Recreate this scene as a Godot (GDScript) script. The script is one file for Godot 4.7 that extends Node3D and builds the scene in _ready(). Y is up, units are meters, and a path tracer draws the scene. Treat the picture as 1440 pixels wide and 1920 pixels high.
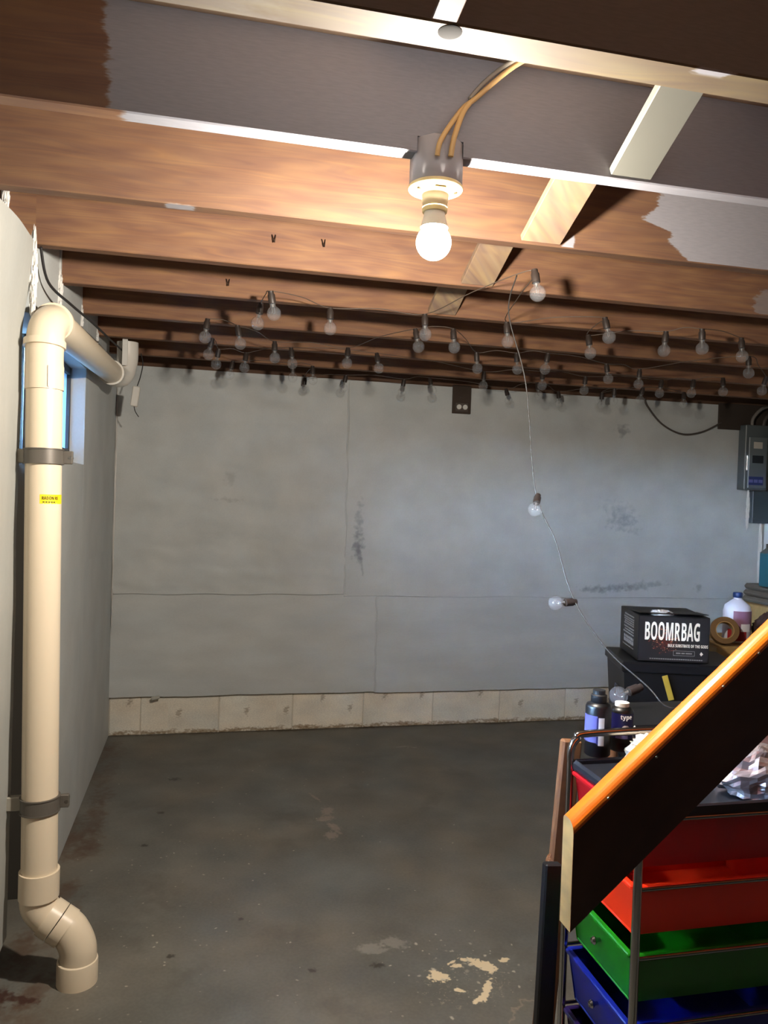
extends Node3D

const H := 1.94          # underside of the joists
const JT := 0.19         # joist depth
const RX := 3.9          # right wall
const RZ := 5.2          # wall behind the camera
var mats := {}
var taken := {}

# ---------------------------------------------------------------- camera, sky, exposure
func setup() -> void:
	var cam := Camera3D.new(); cam.name = "camera"
	cam.keep_aspect = Camera3D.KEEP_HEIGHT
	cam.fov = 66.663; cam.near = 0.05; cam.far = 60.0
	cam.transform = Transform3D(Basis(Vector3(0.9741, 0.0327, 0.2237), Vector3(-0.0281, 0.9993, -0.0238), Vector3(-0.2241, 0.0169, 0.9744)).orthonormalized(), Vector3(0.4597, 1.291, 4.2749))
	add_child(cam); cam.current = true
	var e := Environment.new()
	e.background_mode = Environment.BG_SKY
	var sm := ProceduralSkyMaterial.new()
	sm.sky_top_color = Color(0.50, 0.66, 0.85); sm.sky_horizon_color = Color(0.74, 0.85, 0.95)
	sm.ground_bottom_color = Color(0.30, 0.32, 0.30); sm.ground_horizon_color = Color(0.45, 0.48, 0.48)
	sm.sky_energy_multiplier = 16.0; sm.ground_energy_multiplier = 5.0
	var sky := Sky.new(); sky.sky_material = sm
	e.sky = sky
	e.tonemap_mode = Environment.TONE_MAPPER_LINEAR
	e.tonemap_exposure = 1.0
	e.sdfgi_enabled = true; e.ssao_enabled = true; e.ssil_enabled = true
	var w := WorldEnvironment.new(); w.name = "environment"; w.environment = e
	add_child(w)

# ---------------------------------------------------------------- helpers
func numbered(n: String) -> String:
	if not taken.has(n):
		taken[n] = 0
		return n
	taken[n] += 1
	return "%s_%03d" % [n, taken[n]]

func thing(called: String, label: String, category: String, at := Vector3.ZERO, group := "") -> Node3D:
	var o := Node3D.new(); o.name = numbered(called); add_child(o); o.position = at
	o.set_meta("label", label); o.set_meta("category", category)
	if group != "": o.set_meta("group", group)
	return o

func structure(called: String) -> Node3D:
	var o := Node3D.new(); o.name = called; add_child(o); o.set_meta("kind", "structure")
	return o

func tag(o: Node3D, label: String, category: String, group := "") -> Node3D:
	o.set_meta("label", label); o.set_meta("category", category)
	if group != "": o.set_meta("group", group)
	return o

func st() -> SurfaceTool:
	var s := SurfaceTool.new(); s.begin(Mesh.PRIMITIVE_TRIANGLES); return s

func put(called: String, s, m: Material, parent: Node = self) -> MeshInstance3D:
	var o := MeshInstance3D.new()
	o.mesh = s.commit() if s is SurfaceTool else s
	o.material_override = m
	if parent == self:
		o.name = numbered(called); add_child(o)
	else:
		o.name = called; parent.add_child(o, true)
	return o

func mat(key: String, c: Color, rough := 0.7, metal := 0.0) -> StandardMaterial3D:
	if mats.has(key): return mats[key]
	var m := StandardMaterial3D.new()
	m.albedo_color = c; m.roughness = rough; m.metallic = metal
	m.resource_name = key
	mats[key] = m
	return m

# a convex flat polygon, wound so that it faces along out
func poly(s: SurfaceTool, p: Array, out: Vector3, uv: Array = []) -> void:
	var n: Vector3 = (p[1] - p[0]).cross(p[2] - p[0])
	if n.length() < 1e-12 and p.size() > 3: n = (p[2] - p[0]).cross(p[3] - p[0])
	var flip := n.dot(out) < 0.0
	n = n.normalized() * (-1.0 if flip else 1.0)
	for i in range(1, p.size() - 1):
		var t := [0, i, i + 1] if flip else [0, i + 1, i]
		for k in t:
			s.set_normal(n)
			s.set_uv(uv[k] if uv.size() else Vector2(p[k].x + p[k].z, p[k].y))
			s.add_vertex(p[k])

func box(s: SurfaceTool, c: Vector3, size: Vector3, b := Basis(), bev := 0.002) -> void:
	var h := size * 0.5
	bev = minf(bev, minf(h.x, minf(h.y, h.z)) * 0.9)
	var pt := func(sg: Vector3, ax: int) -> Vector3:
		var v := sg * (h - Vector3.ONE * bev)
		v[ax] = sg[ax] * h[ax]
		return c + b * v
	for ax in 3:
		for sg in [-1.0, 1.0]:
			var u := (ax + 1) % 3; var w := (ax + 2) % 3
			var q := []
			for k in [[-1, -1], [1, -1], [1, 1], [-1, 1]]:
				var v := Vector3.ZERO; v[ax] = sg; v[u] = k[0]; v[w] = k[1]
				q.append(pt.call(v, ax))
			var o := Vector3.ZERO; o[ax] = sg
			poly(s, q, b * o)
	if bev <= 0.0: return
	for ax in 3:
		var u := (ax + 1) % 3; var w := (ax + 2) % 3
		for su in [-1.0, 1.0]:
			for sw in [-1.0, 1.0]:
				var a := Vector3.ZERO; a[ax] = -1; a[u] = su; a[w] = sw
				var d := a; d[ax] = 1
				var o := Vector3.ZERO; o[u] = su; o[w] = sw
				poly(s, [pt.call(a, u), pt.call(d, u), pt.call(d, w), pt.call(a, w)], b * o)
	for sx in [-1.0, 1.0]:
		for sy in [-1.0, 1.0]:
			for sz in [-1.0, 1.0]:
				var v := Vector3(sx, sy, sz)
				poly(s, [pt.call(v, 0), pt.call(v, 1), pt.call(v, 2)], b * v)

func bx(c: Vector3, size: Vector3, bev := 0.002, b := Basis()) -> SurfaceTool:
	var s := st(); box(s, c, size, b, bev); return s

# box by its two corners
func bb(lo: Vector3, hi: Vector3, bev := 0.002) -> SurfaceTool:
	return bx((lo + hi) * 0.5, hi - lo, bev)

func tri(s: SurfaceTool, a: Vector3, b: Vector3, c: Vector3, na: Vector3, nb: Vector3, nc: Vector3, ua := Vector2(), ub := Vector2(), uc := Vector2()) -> void:
	if (b - a).cross(c - a).dot(na + nb + nc) < 0.0:
		var t := b; b = c; c = t
		t = nb; nb = nc; nc = t
		var v := ub; ub = uc; uc = v
	s.set_normal(na); s.set_uv(ua); s.add_vertex(a)
	s.set_normal(nc); s.set_uv(uc); s.add_vertex(c)
	s.set_normal(nb); s.set_uv(ub); s.add_vertex(b)

func tube(s: SurfaceTool, pts: Array, r, sides := 10, caps := true) -> void:
	var n := pts.size()
	var up := Vector3.UP
	var rings := []; var norms := []
	var t0: Vector3 = (pts[1] - pts[0]).normalized()
	if absf(t0.dot(up)) > 0.9: up = Vector3.RIGHT
	var side := t0.cross(up).normalized()
	for i in n:
		var t: Vector3 = (pts[mini(i + 1, n - 1)] - pts[maxi(i - 1, 0)]).normalized()
		side = (side - t * side.dot(t)).normalized()
		var o := t.cross(side)
		var rr: float = r[i] if r is Array else r
		var ring := []; var nr := []
		for k in sides:
			var a := TAU * k / sides
			var d := side * cos(a) + o * sin(a)
			ring.append(pts[i] + d * rr); nr.append(d)
		rings.append(ring); norms.append(nr)
	for i in n - 1:
		for k in sides:
			var j := (k + 1) % sides
			tri(s, rings[i][k], rings[i + 1][k], rings[i + 1][j], norms[i][k], norms[i + 1][k], norms[i + 1][j])
			tri(s, rings[i][k], rings[i + 1][j], rings[i][j], norms[i][k], norms[i + 1][j], norms[i][j])
	if caps:
		poly(s, rings[0], pts[0] - pts[1]); poly(s, rings[n - 1], pts[n - 1] - pts[n - 2])

func lathe(s: SurfaceTool, prof: Array, seg := 24, x := Transform3D()) -> void:
	for i in prof.size() - 1:
		var a: Vector2 = prof[i]; var b: Vector2 = prof[i + 1]
		var d := (b - a)
		if d.length() < 1e-7: continue
		var nn := Vector2(d.y, -d.x).normalized()
		if i == 0 and d.y == 0.0 and a.x < b.x and prof.size() > 2 and prof[2].y > a.y: pass
		var na := nn; var nb := nn
		if i > 0:
			var e: Vector2 = (a - prof[i - 1]).normalized()
			if e.dot(d.normalized()) > 0.7: na = (nn + Vector2(e.y, -e.x)).normalized()
		if i < prof.size() - 2:
			var e2: Vector2 = (prof[i + 2] - b).normalized()
			if e2.dot(d.normalized()) > 0.7: nb = (nn + Vector2(e2.y, -e2.x)).normalized()
		for k in seg:
			var p := TAU * k / seg; var q := TAU * (k + 1) / seg
			var f := func(v: Vector2, ang: float) -> Vector3: return Vector3(v.x * cos(ang), v.y, v.x * sin(ang))
			var A: Vector3 = x * f.call(a, p); var B: Vector3 = x * f.call(a, q)
			var C: Vector3 = x * f.call(b, q); var D: Vector3 = x * f.call(b, p)
			var NA: Vector3 = x.basis * f.call(na, p); var NB: Vector3 = x.basis * f.call(na, q)
			var NC: Vector3 = x.basis * f.call(nb, q); var ND: Vector3 = x.basis * f.call(nb, p)
			if a.x > 1e-6: tri(s, A, B, C, NA, NB, NC)
			if b.x > 1e-6: tri(s, A, C, D, NA, NC, ND)

func lt(prof: Array, seg := 24, x := Transform3D()) -> SurfaceTool:
	var s := st(); lathe(s, prof, seg, x); return s

# a smooth sheet through f(u, v) -> point; uv runs 0..1
func sheet(s: SurfaceTool, nu: int, nv: int, f: Callable, out: Vector3) -> void:
	var P := []; var N := []
	for i in nu + 1:
		var row := []
		for j in nv + 1: row.append(f.call(float(i) / nu, float(j) / nv))
		P.append(row)
	for i in nu + 1:
		var row := []
		for j in nv + 1:
			var du: Vector3 = P[mini(i + 1, nu)][j] - P[maxi(i - 1, 0)][j]
			var dv: Vector3 = P[i][mini(j + 1, nv)] - P[i][maxi(j - 1, 0)]
			var n := du.cross(dv).normalized()
			row.append(n if n.dot(out) >= 0.0 else -n)
		N.append(row)
	for i in nu:
		for j in nv:
			var ua := Vector2(float(i) / nu, float(j) / nv); var ub := Vector2(float(i + 1) / nu, float(j) / nv)
			var uc := Vector2(float(i + 1) / nu, float(j + 1) / nv); var ud := Vector2(float(i) / nu, float(j + 1) / nv)
			tri(s, P[i][j], P[i + 1][j], P[i + 1][j + 1], N[i][j], N[i + 1][j], N[i + 1][j + 1], ua, ub, uc)
			tri(s, P[i][j], P[i + 1][j + 1], P[i][j + 1], N[i][j], N[i + 1][j + 1], N[i][j + 1], ua, uc, ud)

# closed lumpy body: an ellipsoid pushed about by noise
func lump(s: SurfaceTool, c: Vector3, r: Vector3, amp: float, freq: float, sd: int, flat := -9.0, nu := 36, nv := 24) -> void:
	var nz := noise(sd, freq, 2)
	nz.fractal_type = FastNoiseLite.FRACTAL_RIDGED
	var P := []
	for i in nu + 1:
		var row := []
		for j in nv + 1:
			var a := TAU * (i % nu) / nu; var b := PI * j / nv
			var d := Vector3(sin(b) * cos(a), cos(b), sin(b) * sin(a))
			var k := 1.0 + amp * nz.get_noise_3dv(d * 100.0)
			var v := c + d * r * k
			v.y = maxf(v.y, flat)
			row.append(v)
		P.append(row)
	for i in nu:
		for j in nv:
			for t in [[P[i][j], P[i + 1][j], P[i + 1][j + 1]], [P[i][j], P[i + 1][j + 1], P[i][j + 1]]]:
				var cen: Vector3 = (t[0] + t[1] + t[2]) / 3.0
				if (t[1] - t[0]).cross(t[2] - t[0]).length() > 1e-10: poly(s, t, cen - c)

func smooth_path(p: Array, per := 8) -> Array:
	var out := []
	for i in p.size() - 1:
		var a: Vector3 = p[maxi(i - 1, 0)]; var b: Vector3 = p[i]; var c: Vector3 = p[i + 1]; var d: Vector3 = p[mini(i + 2, p.size() - 1)]
		for k in per: out.append(b.cubic_interpolate(c, a, d, float(k) / per))
	out.append(p[-1])
	return out

func noise(sd: int, freq: float, oct := 4) -> FastNoiseLite:
	var n := FastNoiseLite.new()
	n.seed = sd; n.frequency = freq; n.noise_type = FastNoiseLite.TYPE_SIMPLEX_SMOOTH
	n.fractal_octaves = oct
	return n

func writing(text: String, size: float, m: Material, parent: Node, x: Transform3D, squeeze := 1.0, bend := 0.0, called := "lettering", font := "Droid Sans") -> MeshInstance3D:
	var t := TextMesh.new()
	var f := SystemFont.new(); f.font_names = PackedStringArray([font]); f.font_weight = 700
	t.font = f; t.text = text; t.font_size = 64; t.pixel_size = size / 64.0; t.depth = 0.0006 / maxf(squeeze, 0.01) * 0.8
	t.horizontal_alignment = HORIZONTAL_ALIGNMENT_LEFT; t.vertical_alignment = VERTICAL_ALIGNMENT_BOTTOM
	var mesh: Mesh = t
	var arr := t.get_mesh_arrays()
	var v: PackedVector3Array = arr[Mesh.ARRAY_VERTEX]
	for i in v.size():
		var q := v[i]; q.x *= squeeze
		if bend > 0.0:
			var a := q.x / bend
			q = Vector3(sin(a) * (bend + q.z), q.y, cos(a) * (bend + q.z) - bend)
		v[i] = q
	arr[Mesh.ARRAY_VERTEX] = v
	var am := ArrayMesh.new(); am.add_surface_from_arrays(Mesh.PRIMITIVE_TRIANGLES, arr)
	mesh = am
	var o := put(called, mesh, m, parent)
	o.transform = x
	return o

# ---------------------------------------------------------------- textures
func tex(img: Image) -> ImageTexture:
	img.generate_mipmaps()
	return ImageTexture.create_from_image(img)

# joist texture: rows 0..159 the broad face (top first), rows 160..191 the narrow underside; 2048 pixels are 4 metres
func joist_texture(sd: int, tone: float, paint: Callable, under: Callable, wood := Color(0.50, 0.355, 0.255)) -> ImageTexture:
	var W := 2048; var Hh := 192
	var g1 := noise(sd, 1.0, 3); var g2 := noise(sd + 7, 1.0, 2); var pn := noise(sd + 3, 1.0, 4)
	var img := Image.create(W, Hh, false, Image.FORMAT_RGB8)
	var white := Color(0.53, 0.53, 0.555)
	for y in Hh:
		for x in W:
			var grain := g1.get_noise_2d(x * 0.004, y * 0.16 + 3.0 * g2.get_noise_2d(x * 0.003, y * 0.02))
			var blot := g2.get_noise_2d(x * 0.010 + 500, y * 0.035)
			var k := tone * (1.0 + 0.11 * grain + 0.11 * blot)
			var c := Color(wood.r * k, wood.g * k * (1.0 + 0.04 * blot), wood.b * k * (1.0 - 0.1 * grain))
			var xm := x * 4.0 / W
			var edge := 0.02 * pn.get_noise_2d(x * 0.02, y * 0.05) + 0.008 * pn.get_noise_2d(x * 0.12, y * 0.3)
			var a: float
			if y < 160: a = paint.call(xm, y / 160.0, edge)
			else: a = under.call(xm, (y - 160) / 32.0, edge)
			if a > 0.0:
				var pw := white * (1.0 + 0.05 * pn.get_noise_2d(x * 0.05, y * 0.3))
				c = c.lerp(pw, clampf(a, 0.0, 1.0))
			img.set_pixel(x, y, c)
	return tex(img)

func step01(v: float, w := 0.008) -> float:
	return clampf(v / w + 0.5, 0.0, 1.0)

func blob(img: Image, cx: float, cy: float, rx: float, ry: float, turn: float, col: Color, alpha: float, rough: float, freq: float, sd: int, hard := 0.15, hollow := 0.0) -> void:
	var nz := noise(sd, freq, 4)
	var R := int(maxf(rx, ry) * 1.5) + 2
	var ct := cos(turn); var sn := sin(turn)
	for y in range(maxi(0, int(cy) - R), mini(img.get_height(), int(cy) + R)):
		for x in range(maxi(0, int(cx) - R), mini(img.get_width(), int(cx) + R)):
			var dx := x - cx; var dy := y - cy
			var u := (dx * ct + dy * sn) / rx; var v := (-dx * sn + dy * ct) / ry
			var d := sqrt(u * u + v * v) + rough * nz.get_noise_2d(x, y)
			var a := clampf((1.0 - d) / hard, 0.0, 1.0)
			if hollow > 0.0: a = minf(a, clampf((d - hollow) / hard, 0.0, 1.0))
			a *= alpha
			if a > 0.0: img.set_pixel(x, y, img.get_pixel(x, y).lerp(col, a))

func mottle(w: int, h: int, base: Color, amp: float, fine: float, sd: int, tint := 0.0) -> Image:
	var n1 := noise(sd, 0.006, 5); var n2 := noise(sd + 1, 0.15, 2); var n3 := noise(sd + 2, 0.004, 3)
	var img := Image.create(w, h, false, Image.FORMAT_RGB8)
	for y in h:
		for x in w:
			var k := 1.0 + amp * n1.get_noise_2d(x, y) + fine * n2.get_noise_2d(x, y)
			var t := tint * n3.get_noise_2d(x, y)
			img.set_pixel(x, y, Color(base.r * k * (1.0 + t), base.g * k, base.b * k * (1.0 - t)))
	return img

# floor texture: x -0.2..2.4 m, z -0.1..2.9 m, 2 mm a pixel
func floor_texture() -> ImageTexture:
	var img := mottle(1300, 1500, Color(0.385, 0.375, 0.345), 0.16, 0.05, 11, 0.05)
	var px := func(x: float) -> float: return (x + 0.2) / 2.6 * 1300.0
	var pz := func(z: float) -> float: return (z + 0.1) / 3.0 * 1500.0
	var cream := Color(0.82, 0.75, 0.62); var pale := Color(0.62, 0.60, 0.56); var dark := Color(0.16, 0.14, 0.12)
	var rust := Color(0.28, 0.17, 0.11)
	# brown damp dirt along the left wall and the block course
	var rng := RandomNumberGenerator.new(); rng.seed = 5
	for i in 60:
		blob(img, px.call(rng.randf_range(-0.02, 0.10)), pz.call(rng.randf_range(0.1, 2.6)), rng.randf_range(8, 26), rng.randf_range(15, 60), rng.randf_range(-0.3, 0.3), rust, rng.randf_range(0.12, 0.35), 0.9, 0.05, 100 + i, 0.7)
	for i in 40:
		blob(img, px.call(rng.randf_range(0.0, 2.4)), pz.call(rng.randf_range(-0.01, 0.02)), rng.randf_range(20, 70), rng.randf_range(4, 12), 0.0, Color(0.24, 0.21, 0.16), rng.randf_range(0.2, 0.5), 0.9, 0.05, 200 + i, 0.6)
	for i in 22:
		blob(img, px.call(rng.randf_range(0.1, 1.7)), pz.call(rng.randf_range(0.2, 2.6)), rng.randf_range(20, 80), rng.randf_range(15, 50), rng.randf_range(-1.5, 1.5), Color(0.30, 0.28, 0.25), 0.3, 0.9, 0.03, 300 + i, 0.9)
	# dark smudges
	for d in [[0.277, 1.343, 9, 5], [0.779, 2.194, 8, 6], [0.36, 0.68, 16, 10], [0.32, 1.05, 9, 7], [0.40, 2.06, 7, 5], [0.60, 1.9, 5, 4], [0.33, 2.35, 10, 4], [0.96, 2.2, 10, 7]]:
		blob(img, px.call(d[0]), pz.call(d[1]), d[2], d[3], 0.2, dark, 0.6, 0.7, 0.12, int(d[0] * 1000), 0.5)
	# dark red-brown blotches by the foot of the pipe
	for d in [[-0.03, 2.16, 30, 16], [-0.06, 2.22, 30, 20], [0.05, 2.19, 24, 10]]:
		blob(img, px.call(d[0]), pz.call(d[1]), d[2], d[3], 0.3, Color(0.20, 0.09, 0.06), 0.7, 0.8, 0.07, int(d[1] * 999), 0.5)
	# pinkish grey dried spill in the middle
	for d in [[0.985, 1.13, 14, 26, 0.3], [0.972, 1.2, 20, 13, -0.3], [0.952, 1.22, 16, 5, 0.2], [0.985, 1.30, 7, 30, -0.35], [0.965, 1.36, 15, 20, 0.1], [0.99, 1.28, 8, 22, -0.5], [0.955, 0.98, 4, 30, -0.35]]:
		blob(img, px.call(d[0]), pz.call(d[1]), d[2], d[3], d[4], Color(0.52, 0.47, 0.43), 0.75, 0.7, 0.11, int(d[1] * 777), 0.4)
	for d in [[1.50, 0.36, 26, 5, -0.15], [1.56, 0.38, 10, 4, 0.3], [0.96, 2.12, 26, 16, 0.2], [1.03, 2.10, 24, 17, 0.4]]:
		blob(img, px.call(d[0]), pz.call(d[1]), d[2], d[3], d[4], pale, 0.45, 0.6, 0.1, int(d[1] * 555), 0.4)
	# ring of cream paint with two thick dabs
	blob(img, px.call(1.18), pz.call(2.315), 42, 34, 0.0, cream, 0.55, 1.5, 0.05, 61, 0.06, 0.9)
	for d in [[1.115, 2.283, 17, 9, 0.2], [1.108, 2.272, 10, 12, 0.0], [1.243, 2.245, 10, 21, -0.6], [1.262, 2.268, 12, 9, 0.0], [1.222, 2.355, 6, 24, 0.55], [1.195, 2.385, 5, 15, 0.9], [1.15, 2.345, 9, 4, 0.6], [1.205, 2.215, 6, 4, 0.3], [1.175, 2.24, 7, 6, 0.0], [1.17, 2.22, 12, 2.5, -0.5], [1.32, 2.235, 8, 6, 0.0], [1.265, 2.25, 7, 7, 0.0]]:
		blob(img, px.call(d[0]), pz.call(d[1]), d[2], d[3], d[4], cream, 1.0, 0.7, 0.10, int(d[0] * 3333 + d[1] * 77), 0.15)
	# pale ring at the near edge
	blob(img, px.call(1.345), pz.call(2.53), 62, 62, 0.0, Color(0.55, 0.50, 0.44), 0.8, 0.25, 0.03, 77, 0.05, 0.9)
	# paint specks
	for i in 260:
		var x := rng.randf_range(0.05, 1.6); var z := rng.randf_range(0.3, 2.6)
		if i < 70: x = rng.randfn(1.19, 0.10); z = rng.randfn(2.25, 0.09)
		elif i < 150: x = rng.randf_range(0.1, 0.75); z = rng.randf_range(1.2, 2.5)
		var r := rng.randf_range(0.8, 2.0) if i > 20 else rng.randf_range(1.5, 3.4)
		blob(img, px.call(x), pz.call(z), r * rng.randf_range(0.8, 1.8), r, rng.randf_range(0, 3), Color(0.72, 0.69, 0.62), rng.randf_range(0.4, 0.95), 0.4, 0.3, i, 0.5)
	return tex(img)

func sheet_texture(sd: int, w: int, h: int, stains_and_blotches: Array) -> ImageTexture:
	var img := mottle(w, h, Color(0.735, 0.745, 0.735), 0.05, 0.015, sd, 0.012)
	for q in stains_and_blotches:
		blob(img, q[0] * w, q[1] * h, q[2] * w, q[3] * h, q[4], q[5], q[6], 0.9, 0.035, sd + int(q[0] * 1000.0 + q[1] * 377.0), q[7])
	return tex(img)

func textured(key: String, t: Texture2D, rough := 0.7, relief: Texture2D = null, depth := 0.0) -> StandardMaterial3D:
	var m := mat(key, Color.WHITE, rough)
	m.albedo_texture = t
	if relief: m.heightmap_enabled = true; m.heightmap_texture = relief; m.heightmap_scale = depth
	return m

# ---------------------------------------------------------------- the room
func joist_mesh(x0: float, x1: float, z_near: float, z_far: float, shift: float, far_chamfer := 0.002) -> SurfaceTool:
	var s := st()
	var y0 := H; var y1 := H + JT
	var b := 0.0025; var f := far_chamfer
	var U := func(x: float, v: float) -> Vector2: return Vector2((x + shift) / 4.0, v)
	var q := func(pts: Array, vs: Array, out: Vector3) -> void:
		var uv := []
		for i in 4: uv.append(U.call(pts[i].x, vs[i]))
		poly(s, pts, out, uv)
	var face := 160.0 / 192.0
	q.call([Vector3(x0, y1, z_near), Vector3(x1, y1, z_near), Vector3(x1, y0 + b, z_near), Vector3(x0, y0 + b, z_near)], [0.003, 0.003, face - 0.003, face - 0.003], Vector3.BACK)
	q.call([Vector3(x0, y0 + b, z_near), Vector3(x1, y0 + b, z_near), Vector3(x1, y0, z_near - b), Vector3(x0, y0, z_near - b)], [face + 0.002, face + 0.002, face + 0.012, face + 0.012], Vector3(0, -1, 1))
	q.call([Vector3(x0, y0, z_near - b), Vector3(x1, y0, z_near - b), Vector3(x1, y0, z_far + f), Vector3(x0, y0, z_far + f)], [face + 0.012, face + 0.012, 0.99, 0.99], Vector3.DOWN)
	q.call([Vector3(x0, y0, z_far + f), Vector3(x1, y0, z_far + f), Vector3(x1, y0 + f * 0.6, z_far), Vector3(x0, y0 + f * 0.6, z_far)], [0.97, 0.97, 0.995, 0.995], Vector3(0, -1, -1))
	q.call([Vector3(x0, y0 + f * 0.6, z_far), Vector3(x1, y0 + f * 0.6, z_far), Vector3(x1, y1, z_far), Vector3(x0, y1, z_far)], [face - 0.003, face - 0.003, 0.003, 0.003], Vector3.FORWARD)
	q.call([Vector3(x0, y1, z_near), Vector3(x1, y1, z_near), Vector3(x1, y1, z_far), Vector3(x0, y1, z_far)], [0.1, 0.1, 0.3, 0.3], Vector3.UP)
	for x in [x0, x1]:
		poly(s, [Vector3(x, y0, z_near - b), Vector3(x, y0, z_far + f), Vector3(x, y1, z_far), Vector3(x, y1, z_near)], Vector3(-1 if x == x0 else 1, 0, 0), [Vector2(0.1, 0.6), Vector2(0.12, 0.6), Vector2(0.12, 0.2), Vector2(0.1, 0.2)])
	return s

func build_ceiling() -> void:
	var c := structure("ceiling")
	put("subfloor", bb(Vector3(-0.4, H + JT, -0.3), Vector3(RX + 0.2, H + JT + 0.12, RZ + 0.2), 0.0), mat("subfloor boards", Color(0.42, 0.34, 0.27), 0.85), c)
	var none := func(_x: float, _v: float, _e: float) -> float: return 0.0
	var all := func(_x: float, _v: float, _e: float) -> float: return 0.96
	# A: nearest, a doubled joist: broad face painted, underside worn wood
	var ta := joist_texture(21, 1.12, all, func(x: float, v: float, e: float) -> float: return maxf(step01(0.62 + 3.0 * e - x, 0.10) * 0.35, step01(0.03 - absf(x - 1.28) + e) * step01(0.25 - v, 0.1)), Color(0.32, 0.272, 0.205))
	# B: painted but for the left end
	var tb := joist_texture(31, 0.82, func(x: float, v: float, e: float) -> float: return step01(x - 0.268 - 0.015 * v + 0.7 * e) * 0.97, func(x: float, _v: float, e: float) -> float: return step01(x - 0.30 + 0.5 * e, 0.012))
	# C: bare but for the right end, a daub on the underside
	var tc := joist_texture(41, 0.76, func(x: float, v: float, e: float) -> float:
		var lim := 1.585
		if v < 0.5: lim = 1.59 - 0.05 * clampf((v - 0.25) / 0.25, 0.0, 1.0)
		elif v < 0.62: lim = 1.54 + 0.08 * (v - 0.5) / 0.12
		elif v < 0.78: lim = 1.622
		else: lim = 1.625 + 0.06 * (v - 0.78) / 0.22
		var a := step01(x - lim + 0.8 * e) * 0.95
		var inside := step01((x - 1.315) * 0.95 - (1.0 - v) * 0.19, 0.004) * step01(1.352 - x + 0.2 * e, 0.004)
		return maxf(a, inside),
		func(x: float, v: float, e: float) -> float: return step01(0.032 - absf(x - 0.385) + 0.6 * e) * step01(0.35 - absf(v - 0.45) + 6.0 * e, 0.15) * 0.9)
	var td := joist_texture(51, 0.92, func(x: float, v: float, e: float) -> float: return step01(0.05 - Vector2((x - 2.255), (v - 0.83) * 0.19).length() + e) * 0.6, none)
	var tg := joist_texture(61, 0.95, none, none)
	var ma := textured("doubled joist, worn wood and grey paint", ta, 0.75)
	var mb := textured("joist with grey paint", tb, 0.6)
	var mc := textured("bare joist with a painted end", tc, 0.7)
	var md := textured("bare joist", td, 0.75)
	var mg := textured("old brown joist", tg, 0.8)
	var x0 := -0.118
	put("joist", joist_mesh(x0, RX, 3.247, 3.165, 0.1, 0.022), ma, c).set_meta("label", "doubled joist with worn cream underside")
	# B is cut away where the lamp's box hangs: two lengths
	var jb := put("joist", joist_mesh(x0, 0.827, 2.857, 2.821, 0.0), mb, c)
	jb.set_meta("label", "grey painted joist, bare brown at the wall")
	put("joist", joist_mesh(0.917, RX, 2.857, 2.821, 0.0), mb, c)
	var over := st()   # the bridge of wood over the notch
	var uvs := [Vector2(0.2, 0.01), Vector2(0.235, 0.01), Vector2(0.235, 0.5), Vector2(0.2, 0.5)]
	for z in [2.857, 2.821]:
		poly(over, [Vector3(0.827, H + JT, z), Vector3(0.917, H + JT, z), Vector3(0.917, H + 0.03, z), Vector3(0.827, H + 0.03, z)], Vector3(0, 0, z - 2.839), uvs)
	poly(over, [Vector3(0.827, H + 0.03, 2.857), Vector3(0.917, H + 0.03, 2.857), Vector3(0.917, H + 0.03, 2.821), Vector3(0.827, H + 0.03, 2.821)], Vector3.DOWN, uvs)
	put("joist_notch", over, mb, c)
	put("joist", joist_mesh(x0, RX, 2.443, 2.405, 0.0), mc, c).set_meta("label", "bare orange-brown joist behind the bulb")
	put("joist", joist_mesh(x0, RX, 2.029, 1.991, 0.0), md, c)
	var k := 0
	for z in [1.64, 1.215, 0.80, 0.385]:
		put("joist", joist_mesh(x0, RX, z, z - 0.038, 0.35 * k), mg, c)
		k += 1
	put("sill_plate", bb(Vector3(-0.1, H, -0.05), Vector3(RX, H + JT, 0.02), 0.002), mat("dark plate wood", Color(0.36, 0.26, 0.19), 0.85), c)
	for z in [3.66, 4.07, 4.48, 4.89]:
		put("joist", joist_mesh(x0, RX, z, z - 0.038, 0.2 * k), mg, c)
		k += 1
	# cross bridging: a board from the foot of one joist to the head of the nearer one
	var paintm := mat("grey-white paint on board", Color(0.40, 0.40, 0.37), 0.6)
	var rawm := textured("pale bridging board", joist_texture(71, 1.0, none, none, Color(0.55, 0.46, 0.37)), 0.7)
	var br := [[1.265, 2.859, 3.163, 0.088, paintm, 0.0], [1.26, 2.445, 2.819, 0.105, rawm, 0.0], [1.24, 2.031, 2.403, 0.10, rawm, 0.0], [0.757, 3.250, 3.62, 0.036, mat("pinkish strap paint", Color(0.40, 0.31, 0.285), 0.6), 0.0], [1.25, 1.642, 1.99, 0.10, rawm, 0.0]]
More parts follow.
